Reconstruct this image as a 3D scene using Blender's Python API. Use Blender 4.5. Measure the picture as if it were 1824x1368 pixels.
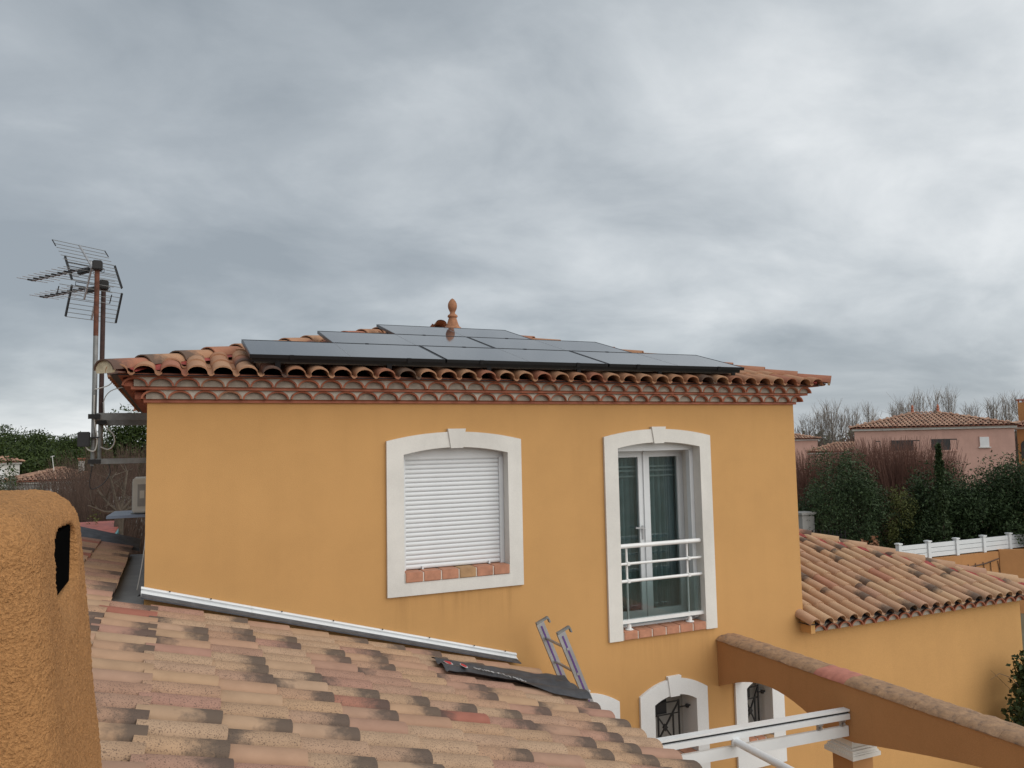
import bpy, bmesh, math, random
from mathutils import Vector, Matrix, noise as mnoise
random.seed(11)
S = bpy.context.scene
for o in list(bpy.data.objects): bpy.data.objects.remove(o)
COL = S.collection
LIFT = 5.2                      # eye height above the ground; the scene is laid out round the eye, then lifted

# ------------------------------------------------------------------ camera
F_PX, YAW, PITCH, ROLL = 1376.66, math.radians(23.7487), math.radians(4.4461), math.radians(-1.14116)
fw = Vector((math.sin(YAW)*math.cos(PITCH), math.cos(YAW)*math.cos(PITCH), math.sin(PITCH)))
r0 = Vector((math.cos(YAW), -math.sin(YAW), 0)); u0 = r0.cross(fw)
rr = r0*math.cos(ROLL)+u0*math.sin(ROLL); uu = -r0*math.sin(ROLL)+u0*math.cos(ROLL)
cam = bpy.data.cameras.new('camera'); cam.sensor_width = 36; cam.lens = 36*F_PX/1824
cam.clip_start = .05; cam.clip_end = 3000
camo = bpy.data.objects.new('camera', cam); COL.objects.link(camo)
camo.matrix_world = Matrix(((rr.x, uu.x, -fw.x, 0), (rr.y, uu.y, -fw.y, 0), (rr.z, uu.z, -fw.z, LIFT), (0, 0, 0, 1)))
S.camera = camo
S.render.resolution_x, S.render.resolution_y = 1024, 768
def pixel(P):                   # where a point falls in the 1824 x 1368 picture (used only to sort roof tiles)
    d = P.dot(fw)
    return (912+F_PX*P.dot(rr)/d, 684-F_PX*P.dot(uu)/d) if d > .1 else (-9999, 0)
def at(x, y, dist):             # the point seen at a pixel at a horizontal distance
    v = fw*F_PX+rr*(x-912)-uu*(y-684); return v/math.hypot(v.x, v.y)*dist

# ------------------------------------------------------------------ sky, sun, exposure
SUN_DIR = Vector((.45, -.75, .55)).normalized()
W = bpy.data.worlds.new('World'); S.world = W; W.use_nodes = True
nt = W.node_tree; nt.nodes.clear()
def N(t, kind, **kw):
    n = t.nodes.new(kind)
    for k, v in kw.items():
        if k in n.bl_rna.properties.keys(): setattr(n, k, v)
        else: n.inputs[k].default_value = v
    return n
def L(t, a, b): t.links.new(a, b)
def mathn(t, op, a, b=None, clamp=False):
    n = t.nodes.new('ShaderNodeMath'); n.operation = op; n.use_clamp = clamp
    for i, v in enumerate((a, b)):
        if v is None: continue
        if isinstance(v, (int, float)): n.inputs[i].default_value = v
        else: t.links.new(v, n.inputs[i])
    return n.outputs[0]
def ramp(t, fac, stops, interp='LINEAR'):
    n = t.nodes.new('ShaderNodeValToRGB'); n.color_ramp.interpolation = interp
    e = n.color_ramp.elements
    while len(e) < len(stops): e.new(.5)
    for i, (p, c) in enumerate(stops):
        e[i].position = p; e[i].color = (*c, 1) if len(c) == 3 else c
    if fac is not None: t.links.new(fac, n.inputs[0])
    return n.outputs[0]
def mix(t, fac, a, b, blend='MIX'):
    n = t.nodes.new('ShaderNodeMix'); n.data_type = 'RGBA'; n.blend_type = blend
    for i, v in ((0, fac), (6, a), (7, b)):
        if isinstance(v, (int, float)): n.inputs[i].default_value = v
        elif isinstance(v, tuple): n.inputs[i].default_value = (*v, 1)
        else: t.links.new(v, n.inputs[i])
    return n.outputs[2]
sky = N(nt, 'ShaderNodeTexSky', sky_type='NISHITA', sun_disc=False)
sky.sun_elevation = math.asin(SUN_DIR.z); sky.sun_rotation = math.atan2(SUN_DIR.x, SUN_DIR.y)
tc = N(nt, 'ShaderNodeTexCoord'); sp = N(nt, 'ShaderNodeSeparateXYZ'); L(nt, tc.outputs['Generated'], sp.inputs[0])
zz = mathn(nt, 'MAXIMUM', sp.outputs[2], 0.0)
den = mathn(nt, 'ADD', zz, .30)
cmb = N(nt, 'ShaderNodeCombineXYZ')
L(nt, mathn(nt, 'DIVIDE', sp.outputs[0], den), cmb.inputs[0]); L(nt, mathn(nt, 'DIVIDE', sp.outputs[1], den), cmb.inputs[1])
mp = N(nt, 'ShaderNodeMapping'); mp.inputs['Location'].default_value = (-15, -60, 0); mp.inputs['Rotation'].default_value = (0, 0, .7); mp.inputs['Scale'].default_value = (1, 1.25, 1)
L(nt, cmb.outputs[0], mp.inputs[0])
n1 = N(nt, 'ShaderNodeTexNoise', Scale=.45, Detail=5.0, Roughness=.46, Distortion=.35); L(nt, mp.outputs[0], n1.inputs['Vector'])
n2 = N(nt, 'ShaderNodeTexNoise', Scale=2.3, Detail=8.0, Roughness=.56, Distortion=.25); L(nt, mp.outputs[0], n2.inputs['Vector'])
cl = mathn(nt, 'ADD', mathn(nt, 'MULTIPLY', n1.outputs[0], .72), mathn(nt, 'MULTIPLY', n2.outputs[0], .28))
cc = ramp(nt, cl, [(.385, (.240, .270, .298)), (.455, (.315, .346, .373)), (.53, (.440, .470, .492)), (.60, (.575, .598, .612)), (.68, (.68, .695, .70))])
bgc = N(nt, 'ShaderNodeBackground'); L(nt, cc, bgc.inputs[0]); bgc.inputs[1].default_value = 1.0
bgs = N(nt, 'ShaderNodeBackground'); L(nt, sky.outputs[0], bgs.inputs[0]); bgs.inputs[1].default_value = .05
mx = N(nt, 'ShaderNodeMixShader'); mx.inputs[0].default_value = .9    # nine tenths of the sky is cloud
L(nt, bgs.outputs[0], mx.inputs[1]); L(nt, bgc.outputs[0], mx.inputs[2])
wo = N(nt, 'ShaderNodeOutputWorld'); L(nt, mx.outputs[0], wo.inputs[0])
sl = bpy.data.lights.new('sun', 'SUN'); sl.energy = 1.5; sl.angle = math.radians(70); sl.color = (1, .96, .9)
so = bpy.data.objects.new('sun', sl); COL.objects.link(so); so.location = (0, 0, 30)
so.rotation_euler = SUN_DIR.to_track_quat('Z', 'Y').to_euler()
vs = S.view_settings; vs.view_transform = 'Standard'; vs.look = 'None'; vs.exposure = .52; vs.gamma = 1; vs.use_curve_mapping = False

# ------------------------------------------------------------------ materials
MATS = {}
def newmat(name):
    m = bpy.data.materials.new(name); m.use_nodes = True; t = m.node_tree
    return m, t, t.nodes['Principled BSDF']
def plain(name, col, rough=.6, metal=0, var=.12, scale=6., bump=0, bscale=80., spec=.5):
    m, t, b = newmat(name); b.inputs['Roughness'].default_value = rough; b.inputs['Metallic'].default_value = metal
    b.inputs['Specular IOR Level'].default_value = spec
    c = N(t, 'ShaderNodeTexCoord')
    n = N(t, 'ShaderNodeTexNoise', Scale=scale, Detail=6.0, Roughness=.6); L(t, c.outputs['Object'], n.inputs['Vector'])
    lo = tuple(x*(1-var) for x in col); hi = tuple(min(1, x*(1+var)) for x in col)
    L(t, ramp(t, n.outputs[0], [(.3, lo), (.7, hi)]), b.inputs['Base Color'])
    if bump:
        n2 = N(t, 'ShaderNodeTexNoise', Scale=bscale, Detail=4.0); L(t, c.outputs['Object'], n2.inputs['Vector'])
        bp = N(t, 'ShaderNodeBump', Strength=bump, Distance=.01); L(t, n2.outputs[0], bp.inputs['Height']); L(t, bp.outputs[0], b.inputs['Normal'])
    MATS[name] = m; return m
def stucco(name, col, bump=.25, bscale=140., stain=.16, grain=.20):
    m, t, b = newmat(name); b.inputs['Roughness'].default_value = .93; b.inputs['Specular IOR Level'].default_value = .2
    c = N(t, 'ShaderNodeTexCoord')
    n = N(t, 'ShaderNodeTexNoise', Scale=.8, Detail=9.0, Roughness=.66); L(t, c.outputs['Object'], n.inputs['Vector'])
    base = ramp(t, n.outputs[0], [(.3, tuple(x*(1-stain) for x in col)), (.55, col), (.75, tuple(x*(1+stain*.5) for x in col))])
    mpv = N(t, 'ShaderNodeMapping'); mpv.inputs['Scale'].default_value = (5, 5, .35); L(t, c.outputs['Object'], mpv.inputs[0])
    st = N(t, 'ShaderNodeTexNoise', Scale=1.0, Detail=6.0, Roughness=.6); L(t, mpv.outputs[0], st.inputs['Vector'])
    sf = ramp(t, st.outputs[0], [(.48, (0, 0, 0)), (.75, (1, 1, 1))])
    base = mix(t, mathn(t, 'MULTIPLY', sf, stain*1.0), base, tuple(x*.62 for x in col))
    fine = N(t, 'ShaderNodeTexNoise', Scale=bscale, Detail=3.0, Roughness=.6); L(t, c.outputs['Object'], fine.inputs['Vector'])
    base = mix(t, .5, base, ramp(t, fine.outputs[0], [(.3, (1-grain,)*3), (.7, (1+grain*.5,)*3)]), 'MULTIPLY')
    L(t, base, b.inputs['Base Color'])
    bp = N(t, 'ShaderNodeBump', Strength=bump, Distance=.008); L(t, fine.outputs[0], bp.inputs['Height']); L(t, bp.outputs[0], b.inputs['Normal'])
    MATS[name] = m; return m
def tilemat(name, pal, smoke=.42, speck=.6, island=False):
    m, t, b = newmat(name); b.inputs['Roughness'].default_value = .88; b.inputs['Specular IOR Level'].default_value = .25
    if island: rnd = N(t, 'ShaderNodeNewGeometry').outputs['Random Per Island']
    else: rnd = N(t, 'ShaderNodeObjectInfo').outputs['Random']
    wn = N(t, 'ShaderNodeTexWhiteNoise', noise_dimensions='1D'); L(t, mathn(t, 'MULTIPLY', rnd, 977.3), wn.inputs['W'])
    s3 = N(t, 'ShaderNodeSeparateColor'); L(t, wn.outputs['Color'], s3.inputs[0])
    c = N(t, 'ShaderNodeTexCoord'); vo = N(t, 'ShaderNodeVectorMath', operation='ADD'); L(t, c.outputs['Object'], vo.inputs[0])
    cb = N(t, 'ShaderNodeCombineXYZ'); k = mathn(t, 'MULTIPLY', rnd, 60.)
    for i in range(3): L(t, k, cb.inputs[i])
    L(t, cb.outputs[0], vo.inputs[1])
    base = ramp(t, s3.outputs[0], pal, 'LINEAR')
    nb = N(t, 'ShaderNodeTexNoise', Scale=5.0, Detail=5.0, Roughness=.6); L(t, vo.outputs[0], nb.inputs['Vector'])
    base = mix(t, .55, base, ramp(t, nb.outputs[0], [(.3, (.78, .74, .70)), (.7, (1.15, 1.12, 1.08))]), 'MULTIPLY')
    ns = N(t, 'ShaderNodeTexNoise', Scale=135.0, Detail=2.0, Roughness=.5); L(t, vo.outputs[0], ns.inputs['Vector'])
    sk = ramp(t, ns.outputs[0], [(.56, (0, 0, 0)), (.63, (1, 1, 1))])
    sk = mathn(t, 'MULTIPLY', sk, mathn(t, 'MULTIPLY', mathn(t, 'GREATER_THAN', s3.outputs[1], .3), speck))
    base = mix(t, sk, base, (.11, .075, .055))
    uv = N(t, 'ShaderNodeUVMap'); su = N(t, 'ShaderNodeSeparateXYZ'); L(t, uv.outputs[0], su.inputs[0])
    ne = N(t, 'ShaderNodeTexNoise', Scale=11.0, Detail=7.0, Roughness=.68); L(t, vo.outputs[0], ne.inputs['Vector'])
    off = mathn(t, 'MULTIPLY', mathn(t, 'SUBTRACT', ne.outputs[0], .5), .9)
    lowend = mathn(t, 'ADD', su.outputs[0], off)
    upend = mathn(t, 'ADD', mathn(t, 'SUBTRACT', 1.0, su.outputs[0]), off)
    pick = mathn(t, 'GREATER_THAN', s3.outputs[2], .25)
    axis = mathn(t, 'ADD', mathn(t, 'MULTIPLY', lowend, pick), mathn(t, 'MULTIPLY', upend, mathn(t, 'SUBTRACT', 1., pick)))
    sm = ramp(t, axis, [(.50, (0, 0, 0)), (.82, (1, 1, 1))])
    on = mathn(t, 'LESS_THAN', mathn(t, 'FRACT', mathn(t, 'MULTIPLY', s3.outputs[1], 7.31)), smoke)
    base = mix(t, mathn(t, 'MULTIPLY', mathn(t, 'MULTIPLY', sm, on), .82), base, (.075, .06, .052))
    L(t, base, b.inputs['Base Color'])
    bp = N(t, 'ShaderNodeBump', Strength=.25, Distance=.004); L(t, ns.outputs[0], bp.inputs['Height']); L(t, bp.outputs[0], b.inputs['Normal'])
    MATS[name] = m; return m
PAL_NEAR = [(0, (.385, .255, .165)), (.22, (.425, .295, .20)), (.42, (.36, .225, .162)), (.60, (.365, .21, .16)), (.74, (.43, .285, .18)), (.93, (.365, .22, .158)), (.98, (.32, .13, .095))]
PAL_WING = [(0, (.47, .295, .18)), (.35, (.44, .275, .185)), (.6, (.49, .325, .20)), (.90, (.42, .25, .175)), (.985, (.39, .18, .12))]
PAL_MAIN = [(0, (.36, .18, .105)), (.4, (.41, .24, .145)), (.7, (.35, .17, .105)), (.95, (.33, .14, .09))]
tilemat('near_tile', PAL_NEAR, .48, .75); tilemat('near_tile_island', PAL_NEAR, .48, .75, True)
tilemat('wing_tile', PAL_WING, .26, .2); tilemat('wing_tile_island', PAL_WING, .26, .2, True)
tilemat('main_tile', PAL_MAIN, .14, .2); tilemat('main_tile_island', PAL_MAIN, .14, .2, True)
tilemat('cornice_tile', [(0, (.34, .12, .07)), (.5, (.40, .155, .095)), (.8, (.30, .11, .07)), (1, (.38, .19, .12))], 0, .1)
tilemat('far_tile', [(0, (.34, .19, .13)), (.5, (.40, .255, .18)), (1, (.28, .145, .10))], .25, 0, True)
stucco('ochre_wall', (.565, .318, .124), stain=.09); stucco('beam_wall', (.46, .236, .10), stain=.12); stucco('pink_wall', (.62, .38, .31)); stucco('orange_wall', (.45, .22, .09))
def drips(name, spots, origin):
    t = MATS[name].node_tree; b = t.nodes['Principled BSDF']; src = b.inputs['Base Color'].links[0].from_socket
    c = N(t, 'ShaderNodeTexCoord'); p = N(t, 'ShaderNodeSeparateXYZ'); L(t, c.outputs['Object'], p.inputs[0])
    mpv = N(t, 'ShaderNodeMapping'); mpv.inputs['Scale'].default_value = (14, 1, .9); L(t, c.outputs['Object'], mpv.inputs[0])
    st = N(t, 'ShaderNodeTexNoise', Scale=1.0, Detail=5.0, Roughness=.6); L(t, mpv.outputs[0], st.inputs['Vector']); streak = ramp(t, st.outputs[0], [(.42, (0, 0, 0)), (.66, (1, 1, 1))])
    tot = None
    for x, w, z, h in spots:
        near = mathn(t, 'SUBTRACT', 1., mathn(t, 'DIVIDE', mathn(t, 'ABSOLUTE', mathn(t, 'SUBTRACT', p.outputs[0], x-origin[0])), w), True)
        dn = mathn(t, 'DIVIDE', mathn(t, 'SUBTRACT', z-origin[2], p.outputs[2]), h); fade = mathn(t, 'MULTIPLY', mathn(t, 'SUBTRACT', 1., dn, True), mathn(t, 'GREATER_THAN', dn, 0.))
        k = mathn(t, 'MULTIPLY', mathn(t, 'MULTIPLY', near, fade), streak); tot = k if tot is None else mathn(t, 'ADD', tot, k)
    L(t, mix(t, mathn(t, 'MULTIPLY', tot, .32, True), src, (.24, .125, .045)), b.inputs['Base Color'])
drips('ochre_wall', [(2.24, .17, -1.555, .7), (3.42, .17, -1.555, .6), (2.83, .7, -1.555, .4), (4.84, .14, -2.315, .6), (6.08, .14, -2.315, .8), (5.45, .6, -2.315, .4)], (3.7, 8, -LIFT))
stucco('chimney_render', (.50, .252, .10), bump=1., bscale=210., stain=.16, grain=.55)  # strong grain also darkens the pits, cavity shade put into the colour
stucco('white_render', (.62, .60, .56)); stucco('grey_render', (.34, .33, .31)); stucco('turquoise_paint', (.22, .50, .55), stain=.2)
stucco('cast_stone', (.72, .70, .655), bump=.08, bscale=200., stain=.17)
stucco('cast_stone_white', (.74, .75, .75), bump=.08, bscale=200., stain=.07)
plain('white_plastic', (.65, .67, .685), .38, var=.03); plain('white_paint', (.78, .78, .77), .35, var=.05)
plain('terracotta', (.37, .130, .078), .85, var=.22, scale=9.); plain('brick_red', (.44, .205, .125), .8, var=.2, scale=12.); plain('brick_tan', (.40, .24, .12), .8, var=.2, scale=12.)
plain('pale_grey_mortar', (.46, .42, .36), .95, var=.18, scale=14., bump=.3, bscale=90.); plain('mortar', (.34, .30, .25), .95, var=.2, scale=14., bump=.3, bscale=90.); plain('pale_mortar', (.50, .43, .30), .95, var=.25, scale=16., bump=.4, bscale=60.); plain('joint', (.6, .55, .48), .9)
plain('red_membrane', (.28, .045, .035), .7, var=.25, scale=15.)
plain('zinc', (.20, .215, .225), .5, .35, var=.2, scale=4.); plain('dark_lead', (.075, .082, .095), .55, .2, var=.35, scale=12.)
plain('alu_white', (.70, .72, .73), .3, var=.06, scale=2.); plain('aluminium', (.42, .42, .43), .42, .8, var=.15); plain('steel_grey', (.22, .225, .22), .55, .4, var=.25, scale=10.)
plain('dark_rust', (.05, .026, .022), .85, var=.3, scale=18.); plain('rust', (.115, .042, .024), .85, var=.4, scale=18.); plain('black_plastic', (.018, .018, .02), .5, var=.1); plain('black_iron', (.016, .015, .015), .5, .3, var=.1)
plain('black_frame', (.012, .012, .014), .35, .2, var=.1); plain('purple', (.11, .045, .20), .5); plain('cable_white', (.55, .55, .52), .5); plain('underlay', (.045, .048, .055), .55, var=.3, scale=10., bump=.3, bscale=40.)
plain('slot_void_black', (.004, .004, .004), 1., var=.1, spec=0.); plain('red_print', (.48, .03, .04), .6); plain('white_print', (.55, .56, .57), .6)
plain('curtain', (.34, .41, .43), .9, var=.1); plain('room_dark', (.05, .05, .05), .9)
plain('terracotta_finial', (.31, .14, .07), .8, var=.3, scale=14., bump=.3)
plain('coping', (.40, .25, .155), .95, var=.2, scale=20.); plain('red_coping', (.43, .17, .125), .9, var=.15, scale=12.)
plain('red_metal', (.34, .085, .06), .6, .1, var=.35, scale=5.); plain('blue_grey_sheet', (.20, .23, .29), .5, .2, var=.2, scale=3.)
plain('ac_cream', (.58, .56, .50), .5, var=.06); plain('ac_dark', (.30, .29, .27), .6)
plain('bark', (.105, .083, .062), .95, var=.35, scale=9., bump=.4, bscale=30.); plain('twig_grey', (.25, .215, .185), .95, var=.3); plain('twig_red', (.145, .07, .05), .95, var=.35); plain('twig_brown', (.085, .052, .038), .95, var=.35)
plain('brown_wood', (.19, .11, .065), .9, var=.3, scale=8.)
def leafmat(name, a, b_):
    m, t, b = newmat(name); b.inputs['Roughness'].default_value = .6; b.inputs['Specular IOR Level'].default_value = .25
    g = N(t, 'ShaderNodeNewGeometry'); c = N(t, 'ShaderNodeTexCoord')
    n = N(t, 'ShaderNodeTexNoise', Scale=1.3, Detail=4.0); L(t, c.outputs['Object'], n.inputs['Vector'])
    f = mathn(t, 'ADD', mathn(t, 'MULTIPLY', g.outputs['Random Per Island'], .55), mathn(t, 'MULTIPLY', n.outputs[0], .5))
    L(t, ramp(t, f, [(.2, a), (.8, b_)]), b.inputs['Base Color']); MATS[name] = m
leafmat('leaf_oleander', (.014, .028, .010), (.055, .088, .034)); leafmat('leaf_pine', (.013, .026, .005), (.045, .068, .013)); leafmat('leaf_olive', (.075, .085, .02), (.12, .13, .04))
leafmat('leaf_cypress', (.02, .038, .014), (.045, .07, .025)); leafmat('leaf_grey', (.07, .085, .065), (.13, .145, .11)); leafmat('leaf_ivy', (.02, .035, .012), (.05, .07, .022)); leafmat('leaf_dry', (.20, .085, .04), (.28, .14, .08))
# coping: mossy stone with dark lichen
m = MATS['coping']; t = m.node_tree; b = t.nodes['Principled BSDF']; c = N(t, 'ShaderNodeTexCoord')
n = N(t, 'ShaderNodeTexNoise', Scale=13., Detail=8., Roughness=.68); L(t, c.outputs['Object'], n.inputs['Vector'])
L(t, ramp(t, n.outputs[0], [(.30, (.15, .105, .078)), (.46, (.30, .185, .11)), (.68, (.41, .25, .14))]), b.inputs['Base Color'])
bp = N(t, 'ShaderNodeBump', Strength=.6, Distance=.02); L(t, n.outputs[0], bp.inputs['Height']); L(t, bp.outputs[0], b.inputs['Normal'])
# glass pane: fresnel mix of reflection and clear
m, t, b = newmat('pane_glass'); t.nodes.remove(b)
fr = N(t, 'ShaderNodeFresnel', IOR=1.5); gl = N(t, 'ShaderNodeBsdfGlossy', Roughness=.02); tr = N(t, 'ShaderNodeBsdfTransparent'); tr.inputs[0].default_value = (.72, .80, .80, 1)
ms = N(t, 'ShaderNodeMixShader'); L(t, mathn(t, 'ADD', fr.outputs[0], .06), ms.inputs[0]); L(t, tr.outputs[0], ms.inputs[1]); L(t, gl.outputs[0], ms.inputs[2]); L(t, ms.outputs[0], t.nodes['Material Output'].inputs[0]); MATS['pane_glass'] = m
# solar cells
m, t, b = newmat('solar_glass'); b.inputs['Roughness'].default_value = .05; b.inputs['IOR'].default_value = 2.2
c = N(t, 'ShaderNodeTexCoord'); br = N(t, 'ShaderNodeTexBrick', offset=0.0); br.inputs['Scale'].default_value = 1; br.inputs['Mortar Size'].default_value = .0025; br.inputs['Brick Width'].default_value = .163; br.inputs['Row Height'].default_value = .163
L(t, c.outputs['Object'], br.inputs['Vector']); br.inputs['Color1'].default_value = (.028, .032, .042, 1); br.inputs['Color2'].default_value = (.031, .035, .046, 1); br.inputs['Mortar'].default_value = (.06, .064, .072, 1)
L(t, br.outputs[0], b.inputs['Base Color']); MATS['solar_glass'] = m
# ground
m, t, b = newmat('ground_mat'); b.inputs['Roughness'].default_value = .95; c = N(t, 'ShaderNodeTexCoord')
n = N(t, 'ShaderNodeTexNoise', Scale=.18, Detail=9., Roughness=.65); L(t, c.outputs['Object'], n.inputs['Vector'])
L(t, ramp(t, n.outputs[0], [(.35, (.06, .07, .03)), (.5, (.12, .105, .06)), (.65, (.19, .165, .12))]), b.inputs['Base Color']); MATS['ground_mat'] = m

# ------------------------------------------------------------------ helpers
ORG = {}
def link(o, parent, origin):
    COL.objects.link(o); ORG[o.name] = Vector(origin)
    if parent is not None:
        o.parent = parent; o.location = Vector(origin)-ORG[parent.name]
    else: o.location = origin
    return o
def tag(o, label=None, cat=None, group=None, kind=None):
    for k, v in (('label', label), ('category', cat), ('group', group), ('kind', kind)):
        if v: o[k] = v
    return o
def thing(name, loc, label, cat, group=None):
    o = bpy.data.objects.new(name, None); o.empty_display_size = .2
    return tag(link(o, None, loc), label, cat, group)
class MB:
    def __init__(s): s.v = []; s.f = []; s.uv = None; s.smooth = False
    def add(s, vs, fs):
        k = len(s.v); s.v += [Vector(q) for q in vs]; s.f += [tuple(i+k for i in f) for f in fs]; return s
    def box(s, a, b):
        x0, y0, z0 = a; x1, y1, z1 = b
        return s.add([(x0,y0,z0),(x1,y0,z0),(x1,y1,z0),(x0,y1,z0),(x0,y0,z1),(x1,y0,z1),(x1,y1,z1),(x0,y1,z1)],
                     [(0,3,2,1),(4,5,6,7),(0,1,5,4),(1,2,6,5),(2,3,7,6),(3,0,4,7)])
    def obox(s, o, ax, ay, az):     # box from a corner and three edge vectors
        o, ax, ay, az = Vector(o), Vector(ax), Vector(ay), Vector(az)
        p = [o, o+ax, o+ax+ay, o+ay]; return s.add(p+[q+az for q in p], [(0,3,2,1),(4,5,6,7),(0,1,5,4),(1,2,6,5),(2,3,7,6),(3,0,4,7)])
    def bar(s, a, b, w, h=None, up=(0,0,1)):   # square bar between two points
        a, b = Vector(a), Vector(b); d = (b-a).normalized(); up = Vector(up)
        if abs(d.dot(up)) > .98: up = Vector((1,0,0))
        sd = d.cross(up).normalized(); up = sd.cross(d); h = h or w
        return s.obox(a-sd*w/2-up*h/2, sd*w, b-a, up*h)
    def tube(s, pts, r, n=8, r2=None, caps=True):
        pts = [Vector(p) for p in pts]; k0 = len(s.v); m = len(pts); prev = None
        for i, p in enumerate(pts):
            d = (pts[min(i+1, m-1)]-pts[max(i-1, 0)]).normalized()
            if prev is None:
                a = d.cross(Vector((0,0,1)))
                if a.length < .05: a = d.cross(Vector((1,0,0)))
            else: a = prev-d*prev.dot(d)
            a.normalize(); prev = a; bb = d.cross(a); R = r if r2 is None else r+(r2-r)*i/(m-1)
            for j in range(n):
                t = 2*math.pi*j/n; s.v.append(p+(a*math.cos(t)+bb*math.sin(t))*R)
        for i in range(m-1):
            for j in range(n):
                s.f.append((k0+i*n+j, k0+i*n+(j+1) % n, k0+(i+1)*n+(j+1) % n, k0+(i+1)*n+j))
        if caps: s.f.append(tuple(k0+j for j in reversed(range(n)))); s.f.append(tuple(k0+(m-1)*n+j for j in range(n)))
        return s
    def prism(s, poly, d):          # polygon swept along a vector
        n = len(poly); d = Vector(d); p = [Vector(q) for q in poly]
        return s.add(p+[q+d for q in p], [tuple(reversed(range(n))), tuple(range(n, 2*n))]+[(i, (i+1) % n, n+(i+1) % n, n+i) for i in range(n)])
    def lathe(s, c, prof, n=20):
        k0 = len(s.v); c = Vector(c)
        for r, z in prof:
            for j in range(n): a = 2*math.pi*j/n; s.v.append(c+Vector((r*math.cos(a), r*math.sin(a), z)))
        for i in range(len(prof)-1):
            for j in range(n): s.f.append((k0+i*n+j, k0+i*n+(j+1) % n, k0+(i+1)*n+(j+1) % n, k0+(i+1)*n+j))
        s.f.append(tuple(k0+j for j in reversed(range(n)))); s.f.append(tuple(k0+(len(prof)-1)*n+j for j in range(n))); return s
    def ring(s, outer, inner, y0, y1, closed):   # a frame between two outlines in the X-Z plane, from depth y0 to y1
        n = len(outer); m = n if closed else n-1
        vs = [(x, y0, z) for x, z in outer]+[(x, y0, z) for x, z in inner]+[(x, y1, z) for x, z in outer]+[(x, y1, z) for x, z in inner]; fs = []
        for i in range(m):
            j = (i+1) % n
            fs += [(i, j, n+j, n+i), (2*n+i, 3*n+i, 3*n+j, 2*n+j), (i, 2*n+i, 2*n+j, j), (n+i, n+j, 3*n+j, 3*n+i)]
        if not closed: fs += [(0, n, 3*n, 2*n), (n-1, 3*n-1, 4*n-1, 2*n-1)]
        return s.add(vs, fs)
    def mesh(s, name, mat, origin=(0,0,0), smooth=False):
        me = bpy.data.meshes.new(name); o = Vector(origin)
        me.from_pydata([tuple(q-o) for q in s.v], [], s.f)
        bm = bmesh.new(); bm.from_mesh(me); bmesh.ops.recalc_face_normals(bm, faces=bm.faces); bm.to_mesh(me); bm.free()
        if s.uv:
            ul = me.uv_layers.new(name='UVMap')
            for lp in me.loops: ul.data[lp.index].uv = s.uv[lp.vertex_index]
        me.materials.append(MATS[mat])
        if smooth:
            me.polygons.foreach_set('use_smooth', [True]*len(me.polygons)); me.set_sharp_from_angle(angle=math.radians(48))
        return me
    def build(s, name, mat, parent=None, origin=None, smooth=False, bevel=0):
        if origin is None: origin = ORG[parent.name] if parent is not None else Vector((0,0,0))
        me = s.mesh(name, mat, origin, smooth); o = bpy.data.objects.new(name, me)
        if bevel:
            bm = bmesh.new(); bm.from_mesh(me); bmesh.ops.bevel(bm, geom=bm.edges[:], offset=bevel, segments=2, affect='EDGES', clamp_overlap=True); bm.to_mesh(me); bm.free()
        return link(o, parent, origin)
def inst(name, me, parent, loc, rot=None, scale=None):
    o = bpy.data.objects.new(name, me); link(o, parent, loc)
    if rot is not None: o.rotation_euler = rot
    if scale is not None: o.scale = scale
    return o
def V(*a): return Vector(a)
def arc(x0, x1, zc, za, n=12):      # flat arch between two corners at zc with its crown at za
    return [(x0+(x1-x0)*i/n, zc+(za-zc)*(1-(2*i/n-1)**2)) for i in range(n+1)]

# a roof tile, lying along +x (downhill) with its lower end at x = 0; width along y, one roll and one valley
def tile_mb(length, pitch, roll, height, thick=.014, seg=8, lift=.018):
    b = MB(); b.uv = []; prof = []
    for i in range(seg+1):
        a = math.pi*i/seg; prof.append((roll/2-roll/2*math.cos(a), height*math.sin(a)**.85))
    vw = pitch-roll+.012
    for i in range(1, 4):
        q = i/3; prof.append((roll+vw*q, -.018*math.sin(math.pi*q)))
    n = len(prof)
    for x, dz in ((-length, 0), (0, lift)):
        for th in (0, -thick):
            for y, z in prof: b.v.append(V(x, y-pitch/2, z+dz+th)); b.uv.append((1+x/length, y/pitch))
    for i in range(n-1):
        b.f += [(i, i+1, 2*n+i+1, 2*n+i), (n+i, 3*n+i, 3*n+i+1, n+i+1), (2*n+i, 2*n+i+1, 3*n+i+1, 3*n+i)]
    b.f += [(0, 2*n, 3*n, n), (n-1, 2*n-1, 4*n-1, 3*n-1)]
    return b
def round_tile_mb(length, r0, r1, seg=10, thick=.014):   # half-round tile, lower end (x = 0) wider
    b = MB(); b.uv = []; n = seg+1
    for x, r, dz in ((-length, r1, 0), (0, r0, .015)):
        for th in (0, thick):
            for i in range(n):
                a = math.pi*i/seg; b.v.append(V(x, -(r-th)*math.cos(a), (r-th)*math.sin(a)*.82+dz)); b.uv.append((1+x/length, i/seg))
    for i in range(seg):
        b.f += [(i, i+1, 2*n+i+1, 2*n+i), (n+i, 3*n+i, 3*n+i+1, n+i+1), (2*n+i, 2*n+i+1, 3*n+i+1, 3*n+i)]
    b.f += [(0, 2*n, 3*n, n), (n-1, 2*n-1, 4*n-1, 3*n-1)]
    return b
def basis(down, up_hint=(0,0,1)):   # rotation with x = downhill, z = out of the roof
    x = Vector(down).normalized(); y = Vector(up_hint).cross(x).normalized(); z = x.cross(y)
    return Matrix((x, y, z)).transposed()

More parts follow.
